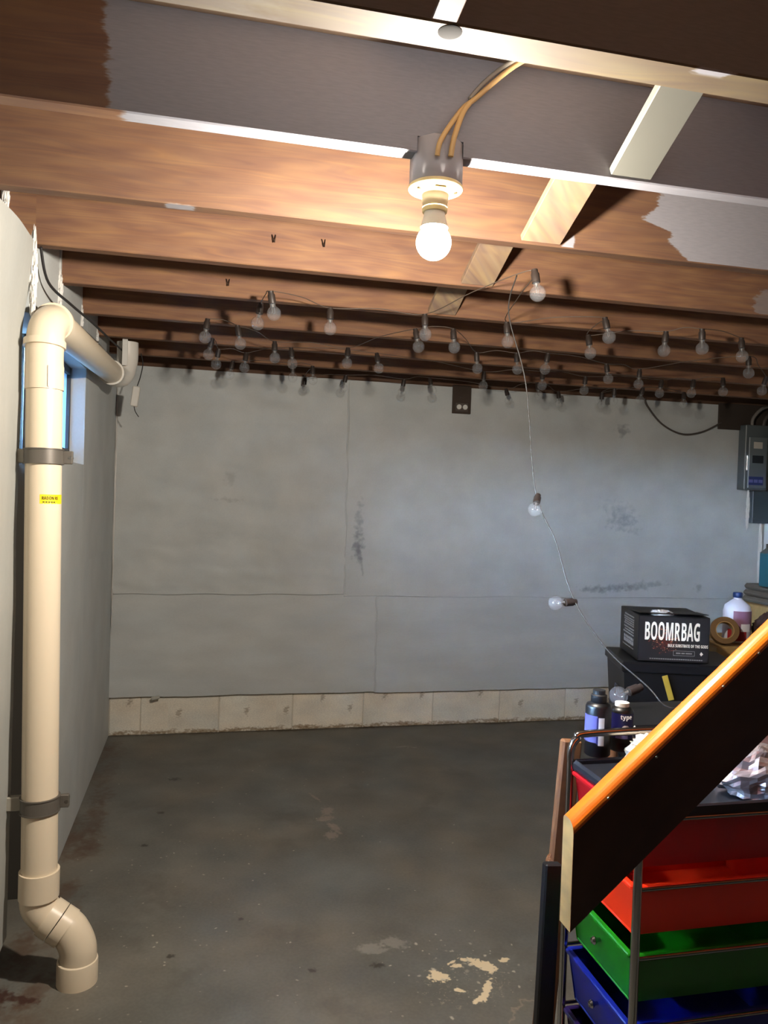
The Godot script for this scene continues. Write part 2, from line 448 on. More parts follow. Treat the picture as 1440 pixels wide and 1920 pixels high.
	for q in br:
		var a := Vector3(q[0], H + 0.012, q[1]); var b := Vector3(q[0], H + JT - 0.01, q[2])
		if q[3] < 0.06: a.y = H + 0.002; b.y = H + 0.055
		var d := b - a
		var up := d.normalized()
		var n := Vector3.RIGHT.cross(up).normalized()
		var bas := Basis(Vector3.RIGHT, up, n)
		var part := put("bridging_board", bx((a + b) * 0.5, Vector3(q[3], d.length(), 0.018 if q[3] > 0.06 else 0.004), 0.0015, bas), q[4], c)
		if q[3] < 0.06:
			part.set_meta("label", "pinkish painted strap with a square hole")
			put("hole", bx(a.lerp(b, 0.20) - n * 0.0025, Vector3(0.010, 0.012, 0.0015), 0.0, bas), mat("hole dark", Color(0.05, 0.05, 0.05), 0.9), part)
			var k2 := st()
			lathe(k2, [Vector2(0.0, -0.001), Vector2(0.014, -0.001), Vector2(0.017, 0.0), Vector2(0.017, 0.004)], 20, Transform3D(Basis(), Vector3(0.772, H - 0.0005, 3.229)))
			put("knot", k2, mat("dark knot", Color(0.08, 0.07, 0.065), 0.95), c)
	# bent nails in the joist faces
	var nail := mat("dark nail", Color(0.20, 0.15, 0.12), 0.6, 0.4)
	for q in [[0.628, 2.018, 2.032], [0.512, 1.985, 1.645], [0.77, 2.02, 2.032]]:
		var s := st()
		tube(s, [Vector3(q[0] - 0.004, q[1] + 0.012, q[2]), Vector3(q[0] + 0.002, q[1] - 0.012, q[2] + 0.010)], 0.0014, 6)
		tube(s, [Vector3(q[0] + 0.006, q[1] + 0.012, q[2]), Vector3(q[0] + 0.003, q[1] - 0.012, q[2] + 0.010)], 0.0014, 6)
		put("nail", s, nail, c)

func build_walls() -> void:
	# floor
	var f := st()
	var A := Vector3(-0.5, 0, -0.3); var B := Vector3(RX + 0.2, 0, RZ + 0.2)
	var q := [Vector3(A.x, 0, A.z), Vector3(B.x, 0, A.z), Vector3(B.x, 0, B.z), Vector3(A.x, 0, B.z)]
	var uv := []
	for v in q: uv.append(Vector2((v.x + 0.2) / 2.6, (v.z + 0.1) / 3.0))
	poly(f, q, Vector3.UP, uv)
	var low := []
	for v in q: low.append(v - Vector3(0, 0.12, 0))
	poly(f, low, Vector3.DOWN, uv)
	for i in 4: poly(f, [q[i], q[(i + 1) % 4], low[(i + 1) % 4], low[i]], (q[i] + q[(i + 1) % 4]) * 0.5 - Vector3(2, 0, 3), uv)
	var fm := textured("painted concrete floor", floor_texture(), 0.55)
	var fl := put("floor", f, fm); fl.set_meta("kind", "structure")

	# back wall: concrete backing, one visible course of painted blocks, sheets of insulation facing above
	var wb := structure("wall_back")
	var mort := mat("mortar, painted", Color(0.76, 0.73, 0.67), 0.9)
	put("backing", bb(Vector3(-0.3, 0, -0.28), Vector3(RX + 0.2, H, -0.003), 0.0), mort, wb)
	var blockt := mottle(512, 256, Color(0.87, 0.845, 0.785), 0.08, 0.06, 91, 0.03)
	for i in 26:
		blob(blockt, (i * 97) % 512, 236 + (i * 13) % 24, 30, 12, 0.0, Color(0.47, 0.38, 0.27), 0.45, 1.2, 0.06, 900 + i, 0.6)
	for i in 6:
		blob(blockt, (i * 211) % 512, (i * 67) % 200, 8, 26, 0.1, Color(0.52, 0.46, 0.38), 0.5, 1.2, 0.08, 950 + i, 0.6)
	var bm := textured("cream painted block", tex(blockt), 0.85)
	var joints := [0.0, 0.158, 0.564, 0.963, 1.362, 1.77, 2.178, 2.596, 3.0, 3.406, 3.81, 3.9]
	for i in joints.size() - 1:
		var lo: float = joints[i] + 0.0022; var hi: float = joints[i + 1] - 0.0022
		var s := st()
		box(s, Vector3((lo + hi) * 0.5, 0.115, -0.04), Vector3(hi - lo, 0.23, 0.08), Basis(), 0.003)
		put("block", remap_uv(s, 1.3 + i * 0.37, 4.2, 1.0), bm, wb)
	var blue_black := Color(0.43, 0.44, 0.46)
	var t_plain := sheet_texture(131, 512, 512, [])
	var t_left := sheet_texture(141, 768, 768, [[0.48, 0.48, 0.03, 0.03, 0.3, Color(0.60, 0.60, 0.58), 0.35, 0.7], [0.47, 0.575, 0.06, 0.012, 0.0, Color(0.60, 0.59, 0.57), 0.4, 0.8]])
	var t_right := sheet_texture(151, 1536, 768, [
		[0.027, 0.66, 0.010, 0.12, 0.05, blue_black, 0.4, 0.9], [0.026, 0.77, 0.014, 0.07, 0.0, blue_black, 0.6, 0.9], [0.03, 0.80, 0.006, 0.05, -0.1, blue_black, 0.5, 0.7], [0.036, 0.86, 0.003, 0.06, -0.1, blue_black, 0.3, 0.7],
		[0.60, 0.955, 0.07, 0.018, 0.0, Color(0.42, 0.43, 0.44), 0.5, 0.9], [0.66, 0.945, 0.05, 0.022, 0.0, Color(0.42, 0.43, 0.44), 0.45, 0.9], [0.56, 0.965, 0.05, 0.016, 0.1, Color(0.45, 0.46, 0.47), 0.4, 0.9], [0.71, 0.93, 0.04, 0.02, 0.0, Color(0.45, 0.46, 0.47), 0.35, 0.9], [0.83, 0.95, 0.012, 0.02, 0.0, Color(0.42, 0.43, 0.44), 0.35, 0.9],
		[0.622, 0.16, 0.018, 0.035, 0.4, Color(0.45, 0.46, 0.48), 0.5, 0.9], [0.63, 0.62, 0.045, 0.06, 0.3, Color(0.45, 0.47, 0.50), 0.4, 1.0], [0.62, 0.56, 0.05, 0.05, 0.3, Color(0.45, 0.47, 0.50), 0.2, 1.0]])  # soft grey blotches near the top and at mid height
	# name, x0, x1, y0, y1, z, texture, wrinkle, seed
	var sheets := [
		[0.0, 1.224, 0.757, 1.94, 0.036, t_left, 0.0055, 1], [1.224, 3.9, 0.745, 1.94, 0.030, t_right, 0.0026, 2],
		[0.0, 1.416, 0.208, 0.757, 0.027, t_plain, 0.0018, 3], [1.416, 3.9, 0.200, 0.745, 0.024, t_plain, 0.0016, 4]]
	for k in sheets:
		put("insulation_sheet", wall_sheet(k), textured("vinyl facing %d" % k[7], k[5], 0.62), wb)
	var seamm := mat("vinyl seam", Color(0.72, 0.73, 0.72), 0.6)
	for q3 in [[Vector3(1.224, 0.757, 0.034), Vector3(1.216, 1.93, 0.034)], [Vector3(1.418, 0.205, 0.027), Vector3(1.412, 0.75, 0.027)], [Vector3(0.01, 0.754, 0.031), Vector3(1.224, 0.757, 0.031)], [Vector3(1.224, 0.747, 0.027), Vector3(3.89, 0.742, 0.027)]]:
		var sm2 := st()
		var path := []
		for i in 13: path.append(q3[0].lerp(q3[1], i / 12.0) + Vector3(0.003 * sin(i * 2.1), 0.003 * sin(i * 1.7), 0.001 * sin(i * 3.1)))
		tube(sm2, smooth_path(path, 3), 0.0048, 8)
		put("seam", sm2, seamm, wb)
	# left-over flap at the lower edge
	put("torn_flap", bx(Vector3(0.235, 0.206, 0.042), Vector3(0.045, 0.018, 0.012), 0.004, Basis(Vector3.BACK, 0.25)), mat("vinyl scrap", Color(0.68, 0.67, 0.63), 0.7), wb)

	# white foam round the electrical corner and down the left corner
	var foam := mat("white foam sealant", Color(0.88, 0.87, 0.85), 0.9)
	for q4 in [[3.766, 1.205, 1.40, 0.006], [3.866, 0.80, 1.205, 0.008], [0.004, 0.72, 1.76, 0.004]]:
		var fs4 := st()
		lump(fs4, Vector3(q4[0], (q4[1] + q4[2]) * 0.5, 0.040), Vector3(q4[3], (q4[2] - q4[1]) * 0.5, 0.012), 0.5, 0.05, int(q4[1] * 100))
		put("foam_seal", fs4, foam, wb)
	# left wall
	var wl := structure("wall_left")
	var con := mat("bare concrete", Color(0.50, 0.48, 0.44), 0.9)
	var o1 := [1.087, 1.74, 1.385, 1.752]     # window_1 opening z0, z1, y0, y1
	var o2 := [2.66, 3.12, 1.17, 1.72]        # window_2
	pierced(wl, "backing", -0.22, -0.12, -0.28, RZ + 0.2, [o1, o2], mat("painted concrete", Color(0.66, 0.66, 0.63), 0.85))
	# far sheet, from the corner to just behind the pipe, round window_1
	var tl := textured("vinyl facing left", t_plain, 0.62)
	pierced(wl, "insulation_sheet", -0.118, 0.0, 0.0, 1.66, [[1.087, 1.66, 1.385, 1.752]], tl)
	# nearer sheet, bulging out towards the top
	var np := st()
	var nz := noise(17, 1.6, 3)
	var surf := func(u: float, v: float) -> Vector3:
		var z := lerpf(2.07, 2.66, u); var y := lerpf(0.10, H - 0.006, v)
		var x := -0.018 + 0.026 * smoothstep(1.68, 1.92, y) - 0.04 * smoothstep(0.25, 1.0, u) + 0.005 * nz.get_noise_2d(z, y)
		return Vector3(x, y, z)
	sheet(np, 24, 48, surf, Vector3.RIGHT)
	sheet(np, 2, 48, func(u: float, v: float) -> Vector3:
		var a: Vector3 = surf.call(0.0, v)
		return Vector3(lerpf(-0.115, a.x, u), a.y, a.z), Vector3.FORWARD)
	var tn := textured("older greyer vinyl facing", t_plain, 0.62); tn.albedo_color = Color(0.86, 0.85, 0.83)  # same facing, colour toned down to offset the strong bulb light
	put("insulation_sheet", np, tn, wl)
	pierced(wl, "bare_concrete", -0.118, -0.055, 2.655, RZ, [o2], mat("dark bare concrete", Color(0.30, 0.28, 0.26), 0.9))
	put("insulation_sheet", bb(Vector3(-0.117, 1.765, 1.661), Vector3(-0.004, H + 0.1, 1.99), 0.002), tl, wl)
	put("gap_shade_strip", bb(Vector3(-0.117, 0.0, 1.661), Vector3(-0.002, 1.763, 1.670), 0.001), mat("painted gap shade", Color(0.17, 0.155, 0.13), 0.95), wl)  # dark strip added to paint the shade in the gap behind the pipe
	# white foam at the joist ends
	for q2 in [[2.072, 1.77, 1.93], [1.66, 1.86, 1.95], [1.235, 1.88, 1.95], [0.82, 1.89, 1.95], [2.033, 1.95, 2.10]]:
		var s := st()
		lump(s, Vector3(0.006 if q2[0] > 2.05 else (-0.075 if q2[0] > 2.0 else -0.002), (q2[1] + q2[2]) * 0.5, q2[0]), Vector3(0.007, (q2[2] - q2[1]) * 0.5, 0.009), 0.75, 0.05, int(q2[0] * 100))
		put("foam_seal", s, foam, wl)
	# remaining walls
	var other := mat("pale blue-white wall paint", Color(0.82, 0.84, 0.84), 0.7)
	var wr := put("wall_right", bb(Vector3(RX, 0, -0.28), Vector3(RX + 0.2, H + JT, RZ + 0.2), 0.0), other); wr.set_meta("kind", "structure")
	var wf := put("wall_front", bb(Vector3(-0.4, 0, RZ), Vector3(RX + 0.2, H + JT, RZ + 0.2), 0.0), mat("dark rear wall", Color(0.20, 0.18, 0.16), 0.85)); wf.set_meta("kind", "structure")

func remap_uv(s: SurfaceTool, shift: float, per_m: float, _k: float) -> ArrayMesh:
	var arr := s.commit_to_arrays()
	var v: PackedVector3Array = arr[Mesh.ARRAY_VERTEX]; var t: PackedVector2Array = arr[Mesh.ARRAY_TEX_UV]
	for i in v.size(): t[i] = Vector2(shift + (v[i].x + v[i].z) * 1.1, 1.0 - v[i].y * per_m)
	arr[Mesh.ARRAY_TEX_UV] = t
	var m := ArrayMesh.new(); m.add_surface_from_arrays(Mesh.PRIMITIVE_TRIANGLES, arr)
	return m

func wall_sheet(k: Array) -> SurfaceTool:
	var s := st()
	var n1 := noise(500 + k[7], 1.0, 3)
	var f := func(u: float, v: float) -> Vector3:
		var x: float = lerpf(k[0], k[1], u); var y: float = lerpf(k[3], k[2], v)
		var w: float = n1.get_noise_2d(x * 0.9 + y, y * 9.0) + 0.6 * n1.get_noise_2d(x * 3.0 + 9.0, y * 3.0) + 0.5 * n1.get_noise_2d(x * 2.0, y * 14.0 + x * 3.0)
		var edge: float = 0.004 * n1.get_noise_2d(x * 4.0, 7.0) * (1.0 if v > 0.98 else 0.0)
		return Vector3(x + 0.0025 * n1.get_noise_2d(y * 5.0, 3.0) * (1.0 if u > 0.0 and u < 1.0 or k[0] > 0.0 else 0.0), y + edge, k[4] + k[6] * w)
	var nu := int((k[1] - k[0]) * 50); var nv := int((k[3] - k[2]) * 60)
	sheet(s, nu, nv, f, Vector3.BACK)
	# cut edges
	sheet(s, nu, 1, func(u: float, v: float) -> Vector3:
		var p: Vector3 = f.call(u, 1.0); p.z = lerpf(0.002, p.z, v); return p, Vector3.DOWN)
	for e in [0.0, 1.0]:
		sheet(s, 1, nv, func(u: float, v: float) -> Vector3:
			var p: Vector3 = f.call(e, v); p.z = lerpf(0.002, p.z, u); return p, Vector3(e * 2.0 - 1.0, 0, 0))
	return s

# slab x0..x1 over z0..z1 and the room's height, with openings [z0, z1, y0, y1]
func pierced(parent: Node, called: String, x0: float, x1: float, z0: float, z1: float, holes: Array, m: Material) -> void:
	var s := st()
	var z := z0; var top := H + JT
	for h in holes:
		if h[0] > z: box(s, Vector3((x0 + x1) / 2, top / 2, (z + h[0]) / 2), Vector3(x1 - x0, top, h[0] - z), Basis(), 0.001)
		var e: float = minf(h[1], z1)
		box(s, Vector3((x0 + x1) / 2, h[2] / 2, (h[0] + e) / 2), Vector3(x1 - x0, h[2], e - h[0]), Basis(), 0.001)
		box(s, Vector3((x0 + x1) / 2, (h[3] + top) / 2, (h[0] + e) / 2), Vector3(x1 - x0, top - h[3], e - h[0]), Basis(), 0.001)
		z = e
	if z < z1: box(s, Vector3((x0 + x1) / 2, top / 2, (z + z1) / 2), Vector3(x1 - x0, top, z1 - z), Basis(), 0.001)
	put(called, s, m, parent)

func build_window(called: String, z0: float, z1: float, y0: float, y1: float, x: float, dust: float) -> void:
	var w := structure(called)
	var fr := mat("dark window frame", Color(0.22, 0.23, 0.24), 0.5)
	var white := mat("white muntin", Color(0.82, 0.84, 0.84), 0.5)
	var b := 0.028
	var s := st()
	box(s, Vector3(x, y0 + b, (z0 + z1) / 2), Vector3(0.03, b * 2, z1 - z0), Basis(), 0.002)
	box(s, Vector3(x, y1 - b / 2, (z0 + z1) / 2), Vector3(0.03, b, z1 - z0), Basis(), 0.002)
	box(s, Vector3(x, (y0 + y1) / 2, z0 + 0.009), Vector3(0.03, y1 - y0, 0.018), Basis(), 0.002)
	box(s, Vector3(x, (y0 + y1) / 2, z1 - 0.009), Vector3(0.03, y1 - y0, 0.018), Basis(), 0.002)
	put("window_frame", s, fr, w)
	for k in [0.33, 0.66]:
		put("muntin", bx(Vector3(x, (y0 + y1) / 2, lerpf(z0, z1, k)), Vector3(0.016, y1 - y0 - 2 * b, 0.014), 0.002), white, w)
	var g := mat("dusty window glass of " + called, Color(0.62, 0.66, 0.67, dust), 0.05)
	if dust > 0.2:      # frosted with dirt: passes light without a view
		g.albedo_color = Color(0.80, 0.86, 0.88); g.roughness = 0.4
		g.backlight_enabled = true; g.backlight = Color(0.80, 0.90, 0.95)
	else: g.transparency = BaseMaterial3D.TRANSPARENCY_ALPHA
	put("pane", bx(Vector3(x, (y0 + y1) / 2, (z0 + z1) / 2), Vector3(0.004, y1 - y0 - 2 * b, z1 - z0 - 0.03), 0.0), g, w)

func build_sky_shades() -> void:
	var o: Node = get_node("window_1")
	var m := mat("added galvanised well", Color(0.45, 0.48, 0.50), 0.55)  # unseen well added round window_1 to cut the sky light on its jamb
	put("added_well_side", bb(Vector3(-1.0, 1.0, 0.94), Vector3(-0.22, 1.95, 0.96), 0.002), m, o)
	put("added_well_side", bb(Vector3(-1.0, 1.0, 1.86), Vector3(-0.22, 1.95, 1.88), 0.002), m, o)
	put("added_well_side", bb(Vector3(-1.02, 1.0, 0.94), Vector3(-1.0, 1.95, 1.88), 0.002), m, o)
	# unseen slab added over the other window so only low sky shines in
	put("added_sky_block", bb(Vector3(-0.92, 1.76, 2.2), Vector3(-0.22, 1.82, 3.7), 0.002), mat("added sky block", Color(0.40, 0.36, 0.32), 0.8), get_node("window_2"))
	put("added_well_bed", bb(Vector3(-1.0, 1.0, 0.96), Vector3(-0.22, 1.25, 1.86), 0.002), mat("added well gravel", Color(0.40, 0.39, 0.37), 0.95), o)

# ---------------------------------------------------------------- the lamp
func build_lamp() -> void:
	var L := Vector3(0.872, 0.0, 2.832)
	var o := thing("ceiling_lamp", "glowing white light bulb in a cream porcelain lampholder under the joists", "lamp", Vector3(L.x, 1.884, L.z))
	var gm := mat("grey painted metal box", Color(0.62, 0.61, 0.62), 0.5)
	put("junction_box", lt([Vector2(0.0, 0.005), Vector2(0.048, 0.005), Vector2(0.051, 0.008), Vector2(0.051, 0.083), Vector2(0.049, 0.086), Vector2(0.0, 0.086)], 8, Transform3D(Basis(Vector3.UP, 0.39), Vector3.ZERO)), gm, o)
	var cream := mat("cream porcelain", Color(0.88, 0.80, 0.58), 0.35)
	var base := put("lampholder", lt([Vector2(0.0, -0.010), Vector2(0.025, -0.010), Vector2(0.040, -0.004), Vector2(0.0515, -0.001), Vector2(0.0525, 0.001), Vector2(0.0525, 0.004), Vector2(0.051, 0.006), Vector2(0.0, 0.006)], 40), cream, o)
	put("screw", lt([Vector2(0.0, -0.0065), Vector2(0.004, -0.006), Vector2(0.005, -0.003)], 10, Transform3D(Basis(), Vector3(0.037, 0, 0.010))), mat("dull screw", Color(0.35, 0.30, 0.22), 0.4, 0.8), base)
	put("screw", lt([Vector2(0.0, -0.0065), Vector2(0.004, -0.006), Vector2(0.005, -0.003)], 10, Transform3D(Basis(), Vector3(-0.035, 0, 0.012))), mat("dull screw", Color(0.35, 0.30, 0.22), 0.4, 0.8), base)
	put("name_plate", bx(Vector3(0.0, -0.0075, 0.034), Vector3(0.022, 0.003, 0.008), 0.001), cream, base)
	put("socket", lt([Vector2(0.024, -0.034), Vector2(0.024, -0.024), Vector2(0.0255, -0.022), Vector2(0.0255, -0.008)], 32), mat("socket porcelain", Color(0.80, 0.73, 0.58), 0.4), o)
	put("socket_ring", lt([Vector2(0.019, -0.043), Vector2(0.0235, -0.043), Vector2(0.0245, -0.040), Vector2(0.0245, -0.036), Vector2(0.022, -0.034)], 32), cream, o)
	put("bulb_neck", lt([Vector2(0.0265, -0.072), Vector2(0.024, -0.062), Vector2(0.021, -0.050), Vector2(0.020, -0.042)], 32), mat("white bulb housing", Color(0.88, 0.86, 0.80), 0.5), o)
	var em := mat("lit bulb glass", Color(1, 1, 1), 0.4)
	em.emission_enabled = true; em.emission = Color(1.0, 0.96, 0.88); em.emission_energy_multiplier = 9.0
	var prof := [Vector2(0.0, -0.1335)]
	for i in range(1, 13):
		var a := -PI / 2 + PI * 0.80 * i / 12.0
		prof.append(Vector2(0.034 * cos(a), -0.1 + 0.0335 * sin(a)))
	prof.append(Vector2(0.0265, -0.0722))
	put("bulb_globe", lt(prof, 40), em, o)
	var lamp := OmniLight3D.new(); lamp.name = "bulb_light"
	lamp.light_color = Color(1.0, 0.96, 0.905); lamp.light_energy = 2.85; lamp.light_size = 0.03
	lamp.omni_range = 12.0; lamp.omni_attenuation = 2.0; lamp.shadow_enabled = true
	lamp.position = Vector3(0, -0.1, 0)
	o.add_child(lamp)
	# feed cables, clipped to the painted joist
	var cm := mat("tan cable sheath", Color(0.78, 0.64, 0.42), 0.5)
	var c1 := st(); tube(c1, smooth_path([Vector3(0.858, 1.925, 2.886), Vector3(0.864, 1.955, 2.890), Vector3(0.905, 2.02, 2.876), Vector3(0.935, 2.05, 2.868), Vector3(1.01, 2.112, 2.90), Vector3(1.10, 2.128, 2.98)]), 0.0048, 8)
	tag(put("lamp_cable", c1, cm), "longer tan cable curving from the lamp box up the grey joist", "cable", "feed cables of the lamp")
	var c2 := st(); tube(c2, smooth_path([Vector3(0.884, 1.927, 2.886), Vector3(0.888, 1.96, 2.890), Vector3(0.906, 2.012, 2.88), Vector3(0.92, 2.035, 2.875)]), 0.0052, 8)
	tag(put("lamp_cable", c2, cm), "short tan cable beside the longer one entering the lamp box", "cable", "feed cables of the lamp")
	var c3 := st(); tube(c3, smooth_path([Vector3(0.925, 2.05, 2.862), Vector3(0.95, 2.082, 2.862), Vector3(0.99, 2.118, 2.87), Vector3(1.03, 2.128, 2.92)]), 0.0040, 8)
	tag(put("lamp_cable", c3, mat("grey cable sheath", Color(0.58, 0.55, 0.50), 0.6)), "thin grey cable end above the tan cables, under the doubled joist", "cable")

# ---------------------------------------------------------------- drain pipe
func build_pipe() -> void:
	var o := thing("vent_pipe", "tall cream plastic vent pipe with elbows standing beside the left wall", "pipe", Vector3(0.168, 0, 2.135))
	var pvc := mat("cream pvc", Color(0.86, 0.80, 0.70), 0.32)
	var C := o.position
	var top := Vector3(0.042, 1.66, 2.092) - C; var low := Vector3(0.066, 0.27, 2.118) - C
	var s := st(); tube(s, [low, top], 0.0445, 32); put("riser", s, pvc, o)
	# lower S-bend: socket, bend, coupling, bend, floor collar
	s = st(); tube(s, [low + Vector3(0, -0.045, 0), low + Vector3(0, 0.025, 0)], 0.050, 32); put("socket", s, pvc, o)
	var p0 := low + Vector3(0, -0.03, 0); var p3 := Vector3(0, 0.06, 0)
	var m1 := p0 + Vector3(0.0, -0.05, 0.0); var m2 := p3 + Vector3(0, 0.06, 0)
	s = st(); tube(s, smooth_path([p0, m1.lerp(p0, 0.3), m1.lerp(m2, 0.22), m1.lerp(m2, 0.42)], 8), 0.0455, 32); put("bend", s, pvc, o)
	s = st(); tube(s, [m1.lerp(m2, 0.22), m1.lerp(m2, 0.46)], 0.0505, 32); put("coupling", s, pvc, o)
	s = st(); tube(s, [m1.lerp(m2, 0.48), m1.lerp(m2, 0.72)], 0.0505, 32); put("coupling", s, pvc, o)
	s = st(); tube(s, smooth_path([m1.lerp(m2, 0.6), m1.lerp(m2, 0.8), p3 + Vector3(0, 0.03, 0), p3 + Vector3(0, -0.02, 0)], 8), 0.0465, 32); put("bend", s, pvc, o)
	put("floor_collar", lt([Vector2(0.0465, 0.062), Vector2(0.0505, 0.060), Vector2(0.0515, 0.056), Vector2(0.0515, 0.0)], 36), pvc, o)
	# upper fitting: coupling with seam, elbow, sloping run to the far corner
	var t := (top - low).normalized()
	s = st(); tube(s, [top - t * 0.115, top - t * 0.052], 0.0475, 32); put("coupling", s, pvc, o)
	s = st(); tube(s, [top - t * 0.110 + Vector3(0.018, 0, 0.0445), top - t * 0.056 + Vector3(0.018, 0, 0.0445)], 0.0028, 8); put("seam", s, mat("white seam", Color(0.92, 0.89, 0.82), 0.3), o)
	var e0 := top - t * 0.055; var e1 := Vector3(0.050, 1.735, 2.03) - C
	var far := Vector3(0.062, 1.785, 0.80) - C
	var el := smooth_path([e0, top + Vector3(0, -0.01, 0), top + Vector3(0.002, 0.045, -0.014), e1, e1.lerp(far, 0.05)], 8)
	s = st(); tube(s, el, 0.0465, 32); put("elbow", s, pvc, o)
	s = st(); tube(s, [top + Vector3(0, -0.005, 0.002), top + Vector3(0, 0.012, 0.0)], 0.0520, 32); put("elbow_rim", s, pvc, o)
	s = st(); tube(s, [e1.lerp(far, -0.004), e1.lerp(far, 0.014)], 0.0515, 32); put("elbow_rim", s, pvc, o)
	s = st(); tube(s, [e1.lerp(far, 0.01), far], 0.0445, 32); put("run", s, pvc, o)
	s = st(); tube(s, [far.lerp(e1, 0.02), far.lerp(e1, -0.012)], 0.0520, 32); put("socket", s, mat("white pvc", Color(0.86, 0.84, 0.80), 0.4), o)
	s = st(); tube(s, smooth_path([far, far + Vector3(0.006, -0.004, -0.06), far + Vector3(0.03, 0.01, -0.12), far + Vector3(0.045, 0.08, -0.15), far + Vector3(0.045, 0.16, -0.15)], 6), 0.0455, 28); put("elbow", s, mat("white pvc", Color(0.86, 0.84, 0.80), 0.4), o)
	# clamps
	var gm := mat("grey strut clamp", Color(0.40, 0.38, 0.35), 0.45, 0.3)
	for y in [1.372, 0.468]:
		var c := low.lerp(top, (y - 0.27) / 1.39)
		var cl := st()
		tube(cl, [c - t * 0.019, c + t * 0.019], 0.0482, 32)
		tube(cl, [c + t * 0.017, c + t * 0.020], 0.0500, 32); tube(cl, [c - t * 0.020, c - t * 0.017], 0.0500, 32)
		var part := put("clamp", cl, gm, o)
		put("ear", bx(c + Vector3(0.058, 0, -0.012), Vector3(0.024, 0.034, 0.014), 0.002), gm, part)
		put("bolt", lt([Vector2(0.0, 0.012), Vector2(0.0045, 0.012), Vector2(0.0045, -0.02), Vector2(0.0, -0.02)], 8, Transform3D(Basis(Vector3.RIGHT, PI / 2), c + Vector3(0.064, 0, -0.016))), mat("steel bolt", Color(0.55, 0.53, 0.50), 0.35, 0.9), part)
		put("bracket", bx(c + Vector3(-0.060, 0, -0.012), Vector3(0.05, 0.036, 0.022), 0.002), mat("pale strut bracket", Color(0.62, 0.60, 0.55), 0.5, 0.1), part)
	# yellow warning label wrapped on the riser
	var lc := low.lerp(top, (1.262 - 0.27) / 1.39)
	var a0 := 0.42
	s = st()
	sheet(s, 12, 1, func(u: float, v: float) -> Vector3:
		var a := a0 - 0.42 + u * 1.55
		return lc + Vector3(sin(a) * 0.0448, (0.5 - v) * 0.024, cos(a) * 0.0448), Vector3(0.5, 0, 1))
	var lab := put("warning_label", s, mat("yellow label", Color(0.95, 0.82, 0.10), 0.5), o)
	lab.set_meta("label", "yellow sticker with black lettering")
	var ink := mat("black ink", Color(0.06, 0.05, 0.02), 0.6)
	for k in 5:
		var a5 := 0.16 + k * 0.15
		var s5 := st()
		sheet(s5, 3, 1, func(u: float, v: float) -> Vector3:
			var aa := a5 + u * 0.10
			return lc + Vector3(sin(aa) * 0.0452, -0.0062 - 0.0026 * v, cos(aa) * 0.0452), Vector3(0.5, 0, 1))
		put("small_print", s5, ink, lab)
	writing("RADON RE", 0.011, ink, lab, Transform3D(Basis(Vector3.UP, 0.10), lc + Basis(Vector3.UP, 0.10) * Vector3(0, -0.004, 0.0449)), 0.8, 0.0452)

# ---------------------------------------------------------------- string lights
func socket_and_bulb(parent: Node3D, at: Vector3, down: Vector3, glass: Material, sock: Material, fil: Material) -> void:
	var y := -down.normalized()
	var xx := y.cross(Vector3(0.3, 0.2, 1)).normalized()
	var x := Transform3D(Basis(xx, y, xx.cross(y)), at)
	var so := put("socket", null_or("socket"), sock, parent); so.transform = x
	var b := put("glass_bulb", null_or("bulb"), glass, so)
	put("filament", null_or("filament"), fil, so)

var shared := {}
func null_or(k: String) -> Mesh:
	if shared.has(k): return shared[k]
	var s := st()
	if k == "socket":
		lathe(s, [Vector2(0.0085, -0.034), Vector2(0.0115, -0.033), Vector2(0.0115, -0.008), Vector2(0.009, -0.004), Vector2(0.009, 0.004), Vector2(0.0, 0.005)], 14)
	elif k == "bulb":
		var prof := []
		for i in 13:
			var a := -PI / 2 + (PI * 0.86) * i / 12.0
			prof.append(Vector2(maxf(0.0222 * cos(a), 0.0), -0.064 + 0.0222 * sin(a)))
		prof.append(Vector2(0.0088, -0.038)); prof.append(Vector2(0.0088, -0.032))
		lathe(s, prof, 22)
	else:
		tube(s, [Vector3(-0.003, -0.034, 0), Vector3(-0.004, -0.062, 0)], 0.0007, 5)
		tube(s, [Vector3(0.003, -0.034, 0), Vector3(0.004, -0.062, 0)], 0.0007, 5)
		tube(s, [Vector3(-0.004, -0.062, 0), Vector3(0, -0.066, 0), Vector3(0.004, -0.062, 0)], 0.0007, 5)
		lathe(s, [Vector2(0.0, -0.046), Vector2(0.0022, -0.045), Vector2(0.004, -0.036)], 10)
	shared[k] = s.commit()
	return shared[k]

